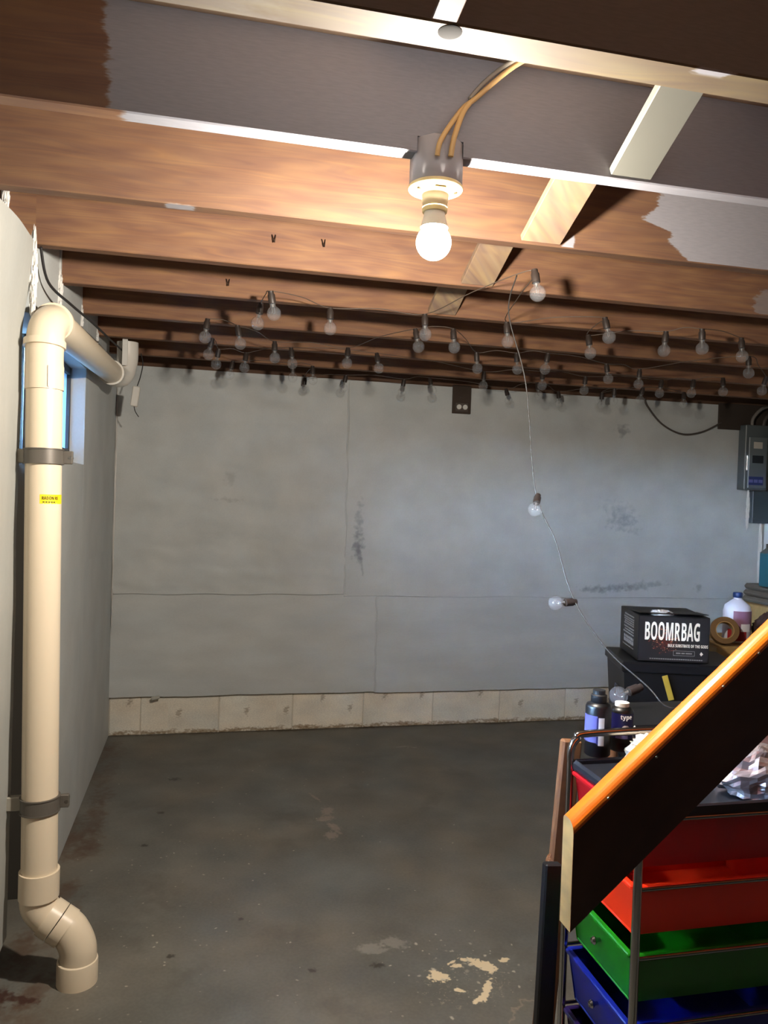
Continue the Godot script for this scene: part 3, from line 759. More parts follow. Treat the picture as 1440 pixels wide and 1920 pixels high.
func build_strings() -> void:
	var glass := mat("clear bulb glass", Color(0.85, 0.86, 0.88, 0.06), 0.03)
	glass.metallic_specular = 1.0; glass.transparency = BaseMaterial3D.TRANSPARENCY_ALPHA
	var sock := mat("dark grey-brown socket", Color(0.19, 0.155, 0.135), 0.5)
	var wire := mat("grey-brown wire", Color(0.34, 0.29, 0.25), 0.55)
	var fil := mat("filament stem", Color(0.42, 0.41, 0.39), 0.4)
	var rows := [
		["clear globe string lights strung nearest the lit bulb", [[0.62, 1.67], [0.64, 1.83], [0.85, 1.68], [1.17, 1.71], [1.31, 2.30], [1.47, 1.70], [1.75, 1.88], [1.83, 1.61], [2.05, 1.77], [2.14, 1.85], [2.36, 1.77]]],
		["clear globe string lights strung second from the lit bulb", [[0.45, 1.36], [0.56, 1.29], [0.72, 1.04], [1.03, 1.02], [1.20, 1.48], [1.33, 1.53], [1.56, 1.14], [1.72, 1.19], [1.84, 1.24], [2.18, 1.11], [2.38, 1.05], [2.61, 1.49], [3.01, 1.10]]],
		["clear globe string lights strung second from the back wall", [[0.47, 1.01], [0.50, 0.78], [0.62, 0.73], [0.80, 0.93], [1.17, 0.95], [1.76, 0.69], [2.01, 0.81], [2.26, 0.76], [2.64, 0.82], [2.77, 0.89], [2.86, 0.99]]],
		["clear globe string lights strung along the top of the back wall", [[0.57, 0.48], [0.85, 0.54], [0.95, 0.50], [0.96, 0.12], [1.15, 0.30], [1.46, 0.30], [1.57, 0.40], [2.07, 0.20], [2.13, 0.48], [2.37, 0.23], [2.58, 0.47], [2.60, 0.30], [2.69, 0.57], [2.98, 0.50]]]]
	var rng := RandomNumberGenerator.new(); rng.seed = 77
	for r in rows:
		var pts := []
		var o := thing("string_light", r[0], "string light", Vector3(r[1][0][0], 1.92, r[1][0][1]), "string lights hung from the joists")
		for k in r[1].size():
			var q: Array = r[1][k]
			var p := Vector3(q[0], 1.919, q[1])
			if k > 0:
				var a: Array = r[1][k - 1]
				pts.append(Vector3((a[0] + q[0]) / 2, 1.932, (a[1] + q[1]) / 2) - o.position)
			pts.append(p - o.position + Vector3(0, 0.004, 0))
			socket_and_bulb(o, p - o.position, Vector3(rng.randf_range(-0.22, 0.22), -1, rng.randf_range(-0.22, 0.22)), glass, sock, fil)
		var s := st(); tube(s, smooth_path(pts, 5), 0.0015, 6)
		put("wire", s, wire, o)
	# the strand that hangs down to the things on the right
	var hang := [Vector3(1.30, 1.935, 2.20), Vector3(1.335, 1.86, 2.06), Vector3(1.415, 1.66, 2.02), Vector3(1.455, 1.33, 2.03), Vector3(1.495, 1.18, 2.10), Vector3(1.523, 1.02, 2.17), Vector3(1.55, 0.90, 2.32), Vector3(1.535, 0.850, 2.56), Vector3(1.56, 0.812, 2.61), Vector3(1.66, 0.80, 2.60)]
	var at: Vector3 = hang[0]
	var d := thing("string_light", "strand of clear globe bulbs hanging down towards the printed black box", "string light", at, "string lights hung from the joists")
	var pts2 := []
	for h in hang: pts2.append(h - at)
	var s2 := st(); tube(s2, smooth_path(pts2, 8), 0.0019, 6)
	put("wire", s2, mat("grey hanging wire", Color(0.25, 0.24, 0.23), 0.5), d)
	socket_and_bulb(d, Vector3(1.462, 1.315, 2.034) - at, Vector3(-0.35, -0.55, 0.55), glass, sock, fil)
	socket_and_bulb(d, Vector3(1.528, 1.006, 2.175) - at, Vector3(-1, -0.03, 0.1), glass, sock, fil)
	socket_and_bulb(d, Vector3(1.515, 0.848, 2.56) - at, Vector3(-1, -0.28, 0.1), glass, sock, fil)

# ---------------------------------------------------------------- things on the right
func build_rail() -> void:
	var o := thing("stair_handrail", "varnished orange wooden stair handrail board sloping up in front of the drawer cart", "handrail", Vector3(1.85, 0, 3.315))
	var wood := joist_texture(81, 1.0, func(_x: float, _v: float, _e: float) -> float: return 0.0, func(_x: float, _v: float, _e: float) -> float: return 0.0, Color(0.88, 0.37, 0.055))
	var m := textured("orange varnished wood", wood, 0.28)
	m.clearcoat_enabled = true; m.clearcoat = 0.6; m.clearcoat_roughness = 0.15
	var slope := 0.866
	var x0 := 0.951; var x1 := 2.05; var y0 := 0.868; var hh := 0.148; var w := 0.0155; var r := 0.006; var rn := 0.016
	# section from the lower far corner round the rounded top to the lower near corner, as (z, y)
	var sec := [Vector2(-w, -hh), Vector2(-w, -r)]
	for i in range(1, 5): sec.append(Vector2(-w + r - r * cos(PI / 2 * i / 4.0), -r + r * sin(PI / 2 * i / 4.0)))
	for i in range(0, 7): sec.append(Vector2(w - rn + rn * sin(PI / 2 * i / 6.0), -rn + rn * cos(PI / 2 * i / 6.0)))
	sec.append(Vector2(w, -hh))
	var s := st(); var fs := st()
	var pos := func(x: float, q: Vector2) -> Vector3: return Vector3(x, y0 + (x - x0) * slope + q.y, 3.315 + q.x) - o.position
	for i in sec.size():
		var a: Vector2 = sec[i]; var b: Vector2 = sec[(i + 1) % sec.size()]
		var out := Vector3(0, (a.y + b.y) / 2 + hh / 2, ((a.x + b.x) / 2) * 6.0)
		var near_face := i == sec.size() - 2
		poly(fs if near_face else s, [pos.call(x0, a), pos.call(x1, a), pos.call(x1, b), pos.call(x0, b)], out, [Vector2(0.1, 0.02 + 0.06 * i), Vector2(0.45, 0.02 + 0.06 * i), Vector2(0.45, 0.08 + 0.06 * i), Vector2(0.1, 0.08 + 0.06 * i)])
	put("board", s, m, o)
	var dark := textured("dark stained wood", joist_texture(85, 1.0, func(_x: float, _v: float, _e: float) -> float: return 0.0, func(_x: float, _v: float, _e: float) -> float: return 0.0, Color(0.30, 0.17, 0.12)), 0.45)  # near side turned from the bulb: its shade is put into the wood colour
	put("broad_face", fs, dark, o).set_meta("label", "broad side of the handrail with its shade painted into the colour")
	var grain := textured("pale end grain", tex(mottle(128, 256, Color(0.68, 0.49, 0.26), 0.15, 0.12, 83, 0.05)), 0.6)
	for x in [x0, x1]:
		var en := st()
		var q := []
		for v in sec: q.append(pos.call(x, v) + Vector3(-0.0004 if x == x0 else 0.0004, 0, 0))
		poly(en, q, Vector3(-1 if x == x0 else 1, 0, 0))
		put("end_grain", en, grain, o)
	# nails in the face
	for q in [[1.0, -0.012], [1.07, -0.02], [1.17, -0.012], [1.225, -0.014]]:
		var p: Vector3 = pos.call(q[0], Vector2(w, q[1]))
		put("nail_head", lt([Vector2(0.0, 0.0012), Vector2(0.0016, 0.001), Vector2(0.002, 0.0)], 8, Transform3D(Basis(Vector3.RIGHT, PI / 2), p)), mat("bright nail", Color(0.75, 0.68, 0.58), 0.3, 0.8), o)
	put("post", bb(Vector3(-0.04, 0, -0.055), Vector3(0.05, y0 + 0.9 * slope - 0.16 + 0.08, -0.0146), 0.003), m, o)

func build_cart() -> void:
	var P := Vector3(1.175, 0, 3.128)
	var xw := 0.37; var zf := 2.876
	var o := thing("drawer_cart", "chrome rolling cart with red, orange, green and blue plastic drawers behind the handrail", "cart", Vector3(P.x + xw / 2, 0, (P.z + zf) / 2))
	var C := o.position
	var chrome := mat("chrome tube", Color(0.72, 0.72, 0.72), 0.16, 1.0)
	var top := 0.785
	for x in [P.x, P.x + xw]:
		for z in [P.z, zf]:
			var s := st(); tube(s, [Vector3(x, 0.05, z) - C, Vector3(x, top + 0.005, z) - C], 0.0075, 12)
			put("post", s, chrome, o)
			var w := put("caster", lt([Vector2(0.0, -0.009), Vector2(0.018, -0.009), Vector2(0.022, -0.006), Vector2(0.022, 0.006), Vector2(0.018, 0.009), Vector2(0.0, 0.009)], 20, Transform3D(Basis(Vector3.RIGHT, PI / 2), Vector3(x, 0.022, z) - C)), mat("black rubber", Color(0.05, 0.05, 0.05), 0.5), o)
			put("fork", bb(Vector3(x - 0.008, 0.022, z - 0.013) - C, Vector3(x + 0.008, 0.055, z + 0.013) - C, 0.002), chrome, w)
	# end hoop above the tray at the far side
	var hs := st()
	tube(hs, smooth_path([Vector3(P.x, top, zf) - C, Vector3(P.x, top + 0.025, zf) - C, Vector3(P.x + 0.012, top + 0.046, zf) - C, Vector3(P.x + 0.045, top + 0.056, zf) - C, Vector3(P.x + xw - 0.045, top + 0.056, zf) - C, Vector3(P.x + xw - 0.012, top + 0.046, zf) - C, Vector3(P.x + xw, top + 0.025, zf) - C, Vector3(P.x + xw, top, zf) - C], 6), 0.0075, 12)
	put("hoop", hs, chrome, o)
	var tm := mat("dark grey tray plastic", Color(0.11, 0.115, 0.125), 0.32)
	var tr := st()
	box(tr, Vector3(P.x + xw / 2, top - 0.008, (P.z + zf) / 2) - C, Vector3(xw - 0.004, 0.012, P.z - zf - 0.004), Basis(), 0.003)
	for z in [P.z - 0.006, zf + 0.006]: box(tr, Vector3(P.x + xw / 2, top + 0.0, z) - C, Vector3(xw - 0.01, 0.016, 0.008), Basis(), 0.003)
	for x in [P.x + 0.004, P.x + xw - 0.004]: box(tr, Vector3(x, top + 0.0, (P.z + zf) / 2) - C, Vector3(0.012, 0.018, P.z - zf - 0.02), Basis(), 0.005)
	put("tray", tr, tm, o)
	var cols := [["red plastic", Color(0.62, 0.02, 0.05)], ["orange plastic", Color(0.90, 0.16, 0.03)], ["green plastic", Color(0.06, 0.42, 0.03)], ["blue plastic", Color(0.03, 0.10, 0.50)], ["purple plastic", Color(0.12, 0.05, 0.28)], ["red plastic", Color(0.62, 0.02, 0.05)]]
	var lev := [0.772, 0.657, 0.541, 0.424, 0.306, 0.188]
	for i in 6:
		var y1: float = lev[i]; var hgt := 0.092
		for z in [P.z, zf]:
			var s := st(); tube(s, [Vector3(P.x, y1, z) - C, Vector3(P.x + xw, y1, z) - C], 0.0035, 8)
			put("rail", s, chrome, o)
		var m := mat(cols[i][0], cols[i][1], 0.35)
		var za := zf + 0.014; var zb := P.z - 0.014; var xa := P.x + 0.002; var xb := P.x + xw - 0.02
		var t := st(); var wall := 0.0025
		var yb := y1 - hgt
		box(t, Vector3((xa + xb) / 2, yb + 0.002, (za + zb) / 2) - C, Vector3(xb - xa - 0.02, 0.004, zb - za - 0.03), Basis(), 0.001)
		# sloping side walls
		for sg in [0, 1]:
			var zz := za if sg == 0 else zb
			var zi := za + 0.015 if sg == 0 else zb - 0.015
			var out := Vector3(0, -0.2, -1 if sg == 0 else 1)
			for dd in [0.0, wall]:
				var k: float = dd * (1 if sg == 0 else -1)
				poly(t, [Vector3(xa, y1, zz + k) - C, Vector3(xb, y1, zz + k) - C, Vector3(xb - 0.01, yb, zi + k) - C, Vector3(xa + 0.01, yb, zi + k) - C], out if dd == 0.0 else -out)
			var xx := xa if sg == 0 else xb
			var xi := xa + 0.012 if sg == 0 else xb - 0.012
			var o2 := Vector3(-1 if sg == 0 else 1, -0.2, 0)
			for dd in [0.0, wall]:
				var k: float = dd * (1 if sg == 0 else -1)
				poly(t, [Vector3(xx + k, y1, za) - C, Vector3(xx + k, y1, zb) - C, Vector3(xi + k, yb, zb - 0.015) - C, Vector3(xi + k, yb, za + 0.015) - C], o2 if dd == 0.0 else -o2)
			box(t, Vector3((xa + xb) / 2, y1 - 0.003, zz) - C, Vector3(xb - xa, 0.007, 0.010), Basis(), 0.002)
			box(t, Vector3(xx, y1 - 0.003, (za + zb) / 2) - C, Vector3(0.012, 0.008, zb - za), Basis(), 0.002)
		var d := put("drawer", t, m, o)
		put("knob", lt([Vector2(0.0, 0.017), Vector2(0.005, 0.016), Vector2(0.0075, 0.012), Vector2(0.006, 0.008), Vector2(0.0035, 0.005), Vector2(0.0035, -0.002)], 16, Transform3D(Basis(Vector3.BACK, PI / 2), Vector3(P.x + 0.006, y1 - 0.038, (P.z + zf) / 2) - C)), chrome, d)

	# bottles on the tray
	var black := mat("black bottle plastic", Color(0.025, 0.025, 0.028), 0.38)
	var b1 := thing("nutrient_bottle", "black plastic bottle with a purple label and white strip on the cart tray", "bottle", Vector3(1.252, top, 2.838))
	put("body", lt([Vector2(0.0, 0.0), Vector2(0.0235, 0.0), Vector2(0.026, 0.003), Vector2(0.026, 0.098), Vector2(0.0235, 0.104), Vector2(0.014, 0.108)], 32), black, b1)
	put("cap", lt([Vector2(0.014, 0.106), Vector2(0.016, 0.108), Vector2(0.016, 0.122), Vector2(0.0125, 0.124), Vector2(0.0125, 0.132), Vector2(0.0, 0.132)], 24), mat("black cap", Color(0.03, 0.03, 0.03), 0.55), b1)
	wrap_label(b1, "label", mat("purple-blue label", Color(0.33, 0.32, 0.52), 0.5), 0.0263, 0.030, 0.084, -2.0, -0.55)
	wrap_label(b1, "label_edge", mat("navy label", Color(0.05, 0.05, 0.30), 0.5), 0.0264, 0.028, 0.080, -0.60, -0.42)
	wrap_label(b1, "barcode_strip", mat("white paper label", Color(0.78, 0.75, 0.70), 0.7), 0.0265, 0.025, 0.081, -0.46, -0.02)
	var b2 := thing("nutrient_bottle", "black bottle with a navy label reading type, beside the purple-labelled bottle", "bottle", Vector3(1.318, top, 2.815))
	put("body", lt([Vector2(0.0, 0.0), Vector2(0.0215, 0.0), Vector2(0.024, 0.003), Vector2(0.024, 0.082), Vector2(0.020, 0.089), Vector2(0.013, 0.092)], 32), black, b2)
	put("cap", lt([Vector2(0.0125, 0.090), Vector2(0.0145, 0.091), Vector2(0.0145, 0.099), Vector2(0.0, 0.100)], 24), mat("white cap", Color(0.80, 0.78, 0.74), 0.5), b2)
	wrap_label(b2, "label", mat("navy label", Color(0.05, 0.05, 0.30), 0.5), 0.0243, 0.028, 0.080, -1.7, 0.75)
	wrap_label(b2, "label_band", mat("lilac print", Color(0.42, 0.42, 0.66), 0.5), 0.0245, 0.029, 0.036, -1.0, 0.05)
	var wp := mat("white print", Color(0.86, 0.86, 0.88), 0.6)
	var la := -0.62
	var lx := Basis(Vector3.UP, la)
	writing("type", 0.0125, wp, b2, Transform3D(lx, lx * Vector3(0.0, 0.066, 0.0245)), 0.95, 0.0246)
	for q in [[0.053, 0.30, 0.9], [0.053, 0.62, -0.9], [0.043, 0.34, 0.9], [0.043, 0.66, -0.9]]:
		var le := st()
		var lb := Basis(Vector3.UP, la + q[1])
		var ring := []
		for k in 12:
			var a := TAU * k / 12.0
			var v := Vector3(0.0026 * cos(a), 0.0050 * sin(a), 0).rotated(Vector3.BACK, -q[2])
			ring.append(lb * (Vector3(0, q[0], 0.0248) + v))
		poly(le, ring, lb * Vector3.BACK)
		put("leaf_mark", le, wp, b2)

	# crumpled pale cloth by the bottles
	var cl := st(); lump(cl, Vector3(0, 0.018, 0), Vector3(0.042, 0.030, 0.036), 0.45, 0.012, 5, 0.0)
	var clo := put("cloth", cl, mat("off-white cotton", Color(0.80, 0.75, 0.66), 0.9)); clo.position = Vector3(1.335, top, 2.905)
	tag(clo, "crumpled off-white cloth on the cart tray beside the bottles", "cloth")
	# silver bag further along the tray
	var bg := st(); lump(bg, Vector3(0, 0.028, 0), Vector3(0.075, 0.045, 0.045), 0.32, 0.010, 9, 0.0)
	var bag := put("foil_bag", bg, mat("silver foil", Color(0.74, 0.70, 0.70), 0.28, 0.75)); bag.position = Vector3(1.45, top + 0.001, 3.07)
	tag(bag, "crinkled silver foil bag on the tray under the handrail", "bag")
	var pk := thing("paper_packet", "white packet with red print and a black band on the cart behind the foil bag", "packet", Vector3(1.49, top, 2.985))
	put("packet_body", bb(Vector3(-0.05, 0, -0.03), Vector3(0.06, 0.10, 0.02), 0.006), mat("white packet", Color(0.80, 0.74, 0.74), 0.5), pk)
	put("red_print", bb(Vector3(-0.048, 0.066, 0.0195), Vector3(-0.005, 0.092, 0.0206), 0.0), mat("red print", Color(0.60, 0.08, 0.10), 0.5), pk)
	put("band", bb(Vector3(-0.052, 0.050, -0.032), Vector3(0.062, 0.062, 0.022), 0.002), mat("black band", Color(0.03, 0.03, 0.03), 0.5), pk)

func wrap_label(parent: Node, called: String, m: Material, r: float, y0: float, y1: float, a0: float, a1: float) -> void:
	var s := st()
	sheet(s, 14, 1, func(u: float, v: float) -> Vector3:
		var a := lerpf(a0, a1, u)
		return Vector3(sin(a) * r, lerpf(y1, y0, v), cos(a) * r), Vector3(sin((a0 + a1) / 2), 0, cos((a0 + a1) / 2)))
	put(called, s, m, parent)

func build_table() -> void:
	var o := thing("side_table", "rough brown wooden side table standing behind the drawer cart", "table", Vector3(1.50, 0, 2.56))
	var C := o.position
	var m := textured("rough brown wood", joist_texture(95, 0.85, func(_x: float, _v: float, _e: float) -> float: return 0.0, func(_x: float, _v: float, _e: float) -> float: return 0.0, Color(0.52, 0.33, 0.17)), 0.75)
	put("table_top", bb(Vector3(1.44, 0.735, 2.50) - C, Vector3(1.82, 0.765, 2.755) - C, 0.003), m, o)
	for q in [[1.465, 2.735, 1.46, 2.74], [1.465, 2.52, 1.46, 2.51], [1.80, 2.735, 1.81, 2.74], [1.80, 2.52, 1.81, 2.51]]:
		var s := st()
		tube(s, [Vector3(q[2], 0.0, q[3]) - C, Vector3(q[0], 0.735, q[1]) - C], [0.017, 0.019], 9)
		put("leg", s, m, o)
	# rough plank leaning on the far side of the cart
	var pa := Vector3(1.160, 0.0, 2.80); var pb := Vector3(1.226, 0.797, 2.775)
	var pu := (pb - pa).normalized(); var pn := Vector3.RIGHT.cross(pu).normalized()
	var ps := st()
	box(ps, (pb - pa) * 0.5, Vector3(0.044, (pb - pa).length(), 0.02), Basis(pu.cross(pn), pu, pn), 0.004)
	lump(ps, (pb - pa) * 0.66 + Vector3(-0.016, 0, 0), Vector3(0.014, 0.032, 0.012), 0.2, 0.01, 8)
	var plank := put("plank", ps, m); plank.position = pa
	tag(plank, "rough brown wooden plank with a knot standing against the drawer cart", "plank")
	var cs := thing("instrument_case", "flat black case lying on the side table below the black totes", "case", Vector3(1.585, 0.765, 2.60))
	var bk := mat("black case plastic", Color(0.03, 0.03, 0.032), 0.35)
	put("body", bb(Vector3(-0.16, 0, -0.10), Vector3(0.24, 0.020, 0.09), 0.004), bk, cs)
	put("lid", bb(Vector3(-0.163, 0.021, -0.103), Vector3(0.243, 0.030, 0.093), 0.004), mat("grey-black lid", Color(0.06, 0.06, 0.065), 0.3), cs)
	put("latch", bb(Vector3(-0.03, 0.012, 0.092), Vector3(-0.01, 0.024, 0.096), 0.001), mat("steel latch", Color(0.6, 0.6, 0.6), 0.3, 0.9), cs)
	# black bar leaning by the cart
	var lb := st()
	var a0 := Vector3(1.088, 0.0, 2.96); var b0 := Vector3(1.132, 0.60, 2.90)
	var up := (b0 - a0).normalized(); var n := up.cross(Vector3.RIGHT).normalized()
	box(lb, (b0 - a0) * 0.5, Vector3(0.034, (b0 - a0).length(), 0.02), Basis(n.cross(up) * -1.0, up, n), 0.003)
	var bar := put("leaning_bar", lb, mat("black painted bar", Color(0.03, 0.028, 0.025), 0.5)); bar.position = a0
	tag(bar, "black bar leaning beside the left side of the drawer cart", "bar")

func build_stack() -> void:
	# two black totes and the printed box
	var fr := Vector3(1.929, 0.0, 1.775)
	var turn := -0.30
	var bas := Basis(Vector3.UP, turn)
	var tm := mat("black tote plastic", Color(0.045, 0.045, 0.048), 0.45)
	for i in 2:
		var o := thing("storage_tote", ["lower black plastic storage tote hidden behind the drawer cart", "upper black storage tote with a label frame under the printed box"][i], "tote", fr + bas * Vector3(0.21, 0, -0.15) + Vector3(0, 0.37 * i, 0), "black storage totes")
		o.basis = bas
		var s := st()
		for q in [[0.335, 0.205, 0.0, 0.14], [0.0, 0.0, 0.0, 0.0]]:
			if q[0] > 0.0:
				var p := []
				for k in [[0.0, 0.9], [0.33, 1.0]]:
					p.append([Vector3(-0.205 * k[1], k[0], -0.14 * k[1]), Vector3(0.205 * k[1], k[0], -0.14 * k[1]), Vector3(0.205 * k[1], k[0], 0.14 * k[1]), Vector3(-0.205 * k[1], k[0], 0.14 * k[1])])
				for e in 4:
					var g: int = (e + 1) % 4
					poly(s, [p[0][e], p[0][g], p[1][g], p[1][e]], (p[0][e] + p[0][g]) * Vector3(1, 0, 1))
				poly(s, p[0], Vector3.DOWN); poly(s, p[1], Vector3.UP)
		put("body", s, tm, o)
		put("lid", bb(Vector3(-0.214, 0.33, -0.149), Vector3(0.214, 0.368, 0.149), 0.006), mat("tote lid", Color(0.06, 0.06, 0.065), 0.4), o)
		var lf := st()
		for q in [[-0.018, 0.0, 0.003, 0.030], [0.018, 0.0, 0.003, 0.030], [0.0, 0.0165, 0.039, 0.003], [0.0, -0.0165, 0.039, 0.003]]:
			box(lf, Vector3(-0.204, 0.24 + q[1] * 1.2, 0.03 + q[0]), Vector3(0.006, q[3] * 1.2, q[2]), Basis(), 0.001)
		put("label_frame", lf, mat("dull metal frame", Color(0.30, 0.30, 0.32), 0.4, 0.5), o)
	# yellow strip hanging on the upper tote
	var ys := st()
	var yb := Basis(Vector3.UP, turn) * Basis(Vector3.BACK, 0.30)
	box(ys, Vector3.ZERO, Vector3(0.020, 0.09, 0.003), yb, 0.0008)
	var yo := put("tape_measure_blade", ys, mat("dull yellow strip", Color(0.66, 0.56, 0.20), 0.5)); yo.position = fr + bas * Vector3(0.155, 0.655, 0.010)
	tag(yo, "short dull yellow strip hanging on the front of the upper black tote", "strip")

	# printed black carton
	var b := Vector3(1.981, 0.742, 1.778)
	var W := 0.250; var D := 0.258; var T := 0.163
	var o := thing("printed_carton", "black cardboard box with large white lettering BOOMR BAG on the black totes", "box", b)
	o.basis = Basis(Vector3.UP, -0.285)
	var cb := mat("black printed card", Color(0.035, 0.032, 0.032), 0.45)
	var body := st()
	box(body, Vector3(W / 2, T / 2, -D / 2), Vector3(W, T, D), Basis(), 0.002)
	put("body", body, cb, o)
	# ember print on the front
	var img := Image.create(512, 320, false, Image.FORMAT_RGB8); img.fill(Color(0.12, 0.11, 0.11))
	var rng := RandomNumberGenerator.new(); rng.seed = 12
	blob(img, 190, 170, 92, 84, 0.0, Color(0.33, 0.13, 0.09), 0.75, 1.0, 0.03, 5, 0.9)
	for i in 150:
		var a := rng.randf() * TAU; var r := rng.randf_range(25, 120)
		var c: Color = [Color(0.62, 0.22, 0.15), Color(0.80, 0.45, 0.30), Color(0.45, 0.13, 0.10), Color(0.85, 0.62, 0.40)][rng.randi() % 4]
		blob(img, 190 + cos(a) * r, 165 + sin(a) * r * 0.85, rng.randf_range(2, 7), rng.randf_range(2, 5), a, c, rng.randf_range(0.4, 0.95), 0.6, 0.2, 600 + i, 0.5)
	var fp := st()
	poly(fp, [Vector3(0.004, T - 0.003, 0.0006), Vector3(W - 0.004, T - 0.003, 0.0006), Vector3(W - 0.004, 0.003, 0.0006), Vector3(0.004, 0.003, 0.0006)], Vector3.BACK, [Vector2(0, 0), Vector2(1, 0), Vector2(1, 1), Vector2(0, 1)])
	put("front_print", fp, textured("ember print", tex(img), 0.45), o)
	var wp := mat("cream ink", Color(0.90, 0.86, 0.80), 0.6)
	var gp := mat("grey ink", Color(0.50, 0.48, 0.46), 0.6)
	var z := 0.0012
	writing("BOOMR", 0.088, wp, o, Transform3D(Basis(), Vector3(0.020, 0.056, z)), 0.388)
	writing("BAG", 0.088, wp, o, Transform3D(Basis(), Vector3(0.148, 0.056, z)), 0.388)
	writing("BULK SUBSTRATE OF THE GODS", 0.0145, wp, o, Transform3D(Basis(), Vector3(0.104, 0.051, z)), 0.66)
	var bars := st()
	for k in [[0.134, 0.016], [0.153, 0.012], [0.168, 0.022]]:
		box(bars, Vector3(k[0] + k[1] * 0.5, 0.0333, z), Vector3(k[1], 0.0045, 0.0005), Basis(), 0.0)
	put("small_print", bars, gp, o)
	var fr2 := st()
	for q in [[0.162, 0.0415, 0.074, 0.0012], [0.162, 0.025, 0.074, 0.0012], [0.125, 0.03325, 0.0012, 0.0165], [0.199, 0.03325, 0.0012, 0.0165]]:
		box(fr2, Vector3(q[0], q[1], z), Vector3(q[2], q[3], 0.0006), Basis(), 0.0)
	put("print_frame", fr2, gp, o)
	var fl := st(); poly(fl, [Vector3(0.222, 0.026, z), Vector3(0.229, 0.033, z), Vector3(0.222, 0.041, z), Vector3(0.217, 0.033, z)], Vector3.BACK)
	put("drop_mark", fl, wp, o)
	var lines := st()
	for k in 24: box(lines, Vector3(0.045 + k * 0.0078, 0.011, z), Vector3(0.006, 0.0035, 0.0005), Basis(), 0.0)
	put("small_print", lines, gp, o)
	var side := st()
	var sr := RandomNumberGenerator.new(); sr.seed = 4
	for k in 12:
		var y: float = [0.145, 0.134, 0.126, 0.118, 0.110, 0.098, 0.088, 0.078, 0.062, 0.050, 0.043, 0.030][k]
		var big: float = 0.009 if k in [8, 9] else 0.004
		var x := 0.06
		while x < 0.19:
			var wd := sr.randf_range(0.008, 0.022)
			box(side, Vector3(-0.0008, y, -x - wd / 2), Vector3(0.0005, big, wd), Basis(), 0.0)
			x += wd + 0.004
	put("side_print", side, gp, o)
	# open top flap and wrinkled film
	var flap := st()
	box(flap, Vector3(W * 0.5, T + 0.006, -D * 0.25), Vector3(W - 0.01, 0.0025, D * 0.48), Basis(Vector3.RIGHT, -0.06), 0.0008)
	put("flap", flap, cb, o)
	var fs := st(); lump(fs, Vector3(0.085, T + 0.004, -0.03), Vector3(0.035, 0.012, 0.02), 0.5, 0.014, 3, T + 0.001)
	put("plastic_film", fs, mat("shiny clear film", Color(0.80, 0.80, 0.80), 0.15, 0.3), o)

	# cardboard box with a roll of tape, a jug and a bundle on it
	var cardm := textured("plain cardboard", tex(mottle(256, 256, Color(0.62, 0.50, 0.31), 0.06, 0.05, 44, 0.02)), 0.8)
	var cbx := thing("cardboard_box", "plain tan cardboard box standing behind the handrail, to the side of the printed box", "box", Vector3(2.51, 0, 1.50))
	var kb := st(); box(kb, Vector3(0.20, 0.365, -0.17), Vector3(0.40, 0.73, 0.34), Basis(), 0.004)
	put("body", kb, cardm, cbx)
	put("tape_seam", bb(Vector3(0.0, 0.7302, -0.195), Vector3(0.40, 0.7310, -0.145), 0.0), mat("packing tape", Color(0.55, 0.42, 0.24), 0.3), cbx)
	var tr := thing("tape_roll", "roll of brown packing tape leaning on the cardboard box", "tape", Vector3(2.575, 0.732, 1.452))
	var tb := Transform3D(Basis(Vector3.UP, -0.5) * Basis(Vector3.RIGHT, PI / 2 - 0.25), Vector3(0, 0.058, 0))
	put("tape", lt([Vector2(0.036, -0.024), Vector2(0.055, -0.024), Vector2(0.056, -0.022), Vector2(0.056, 0.022), Vector2(0.055, 0.024), Vector2(0.036, 0.024)], 36, tb), mat("brown tape", Color(0.40, 0.30, 0.16), 0.35), tr)
	put("core", lt([Vector2(0.036, 0.025), Vector2(0.033, 0.025), Vector2(0.033, -0.025), Vector2(0.036, -0.025)], 36, tb), cardm, tr)
	var jg := thing("plastic_jug", "cloudy plastic jug with a blue cap and red label on the cardboard box", "jug", Vector3(2.685, 0.732, 1.385))
	var jm := mat("cloudy jug plastic", Color(0.80, 0.80, 0.84), 0.3)
	put("body", lt([Vector2(0.0, 0.0), Vector2(0.050, 0.0), Vector2(0.056, 0.008), Vector2(0.056, 0.13), Vector2(0.050, 0.155), Vector2(0.030, 0.172), Vector2(0.016, 0.182), Vector2(0.016, 0.192)], 28), jm, jg)
	put("cap", lt([Vector2(0.0185, 0.188), Vector2(0.0195, 0.190), Vector2(0.0195, 0.206), Vector2(0.017, 0.210), Vector2(0.0, 0.210)], 24), mat("blue cap", Color(0.03, 0.16, 0.36), 0.4), jg)
	wrap_label(jg, "label", mat("mauve label", Color(0.52, 0.36, 0.44), 0.5), 0.0565, 0.055, 0.135, -0.9, 1.2)
	wrap_label(jg, "red_label", mat("red label", Color(0.55, 0.06, 0.08), 0.5), 0.0567, 0.010, 0.058, -1.3, 0.1)
	wrap_label(jg, "white_mark", mat("white print", Color(0.86, 0.86, 0.88), 0.6), 0.0569, 0.050, 0.082, -0.35, 0.45)
	var rs := st(); lump(rs, Vector3(0, 0.055, 0), Vector3(0.085, 0.065, 0.06), 0.3, 0.010, 21, 0.0)
	var rag := put("brown_rag", rs, mat("dark brown cloth", Color(0.20, 0.12, 0.09), 0.9)); rag.position = Vector3(2.85, 0.732, 1.42)
	tag(rag, "dark brown rag heaped beside the jug on the cardboard box", "rag")
	# taller box at the edge with a folded blanket and a teal carton
	var tb2 := thing("moving_box", "tall brown moving box by the right wall under the grey blanket", "box", Vector3(3.19, 0, 1.05))
	var k3 := st(); box(k3, Vector3(0.16, 0.41, -0.16), Vector3(0.36, 0.82, 0.36), Basis(), 0.004)
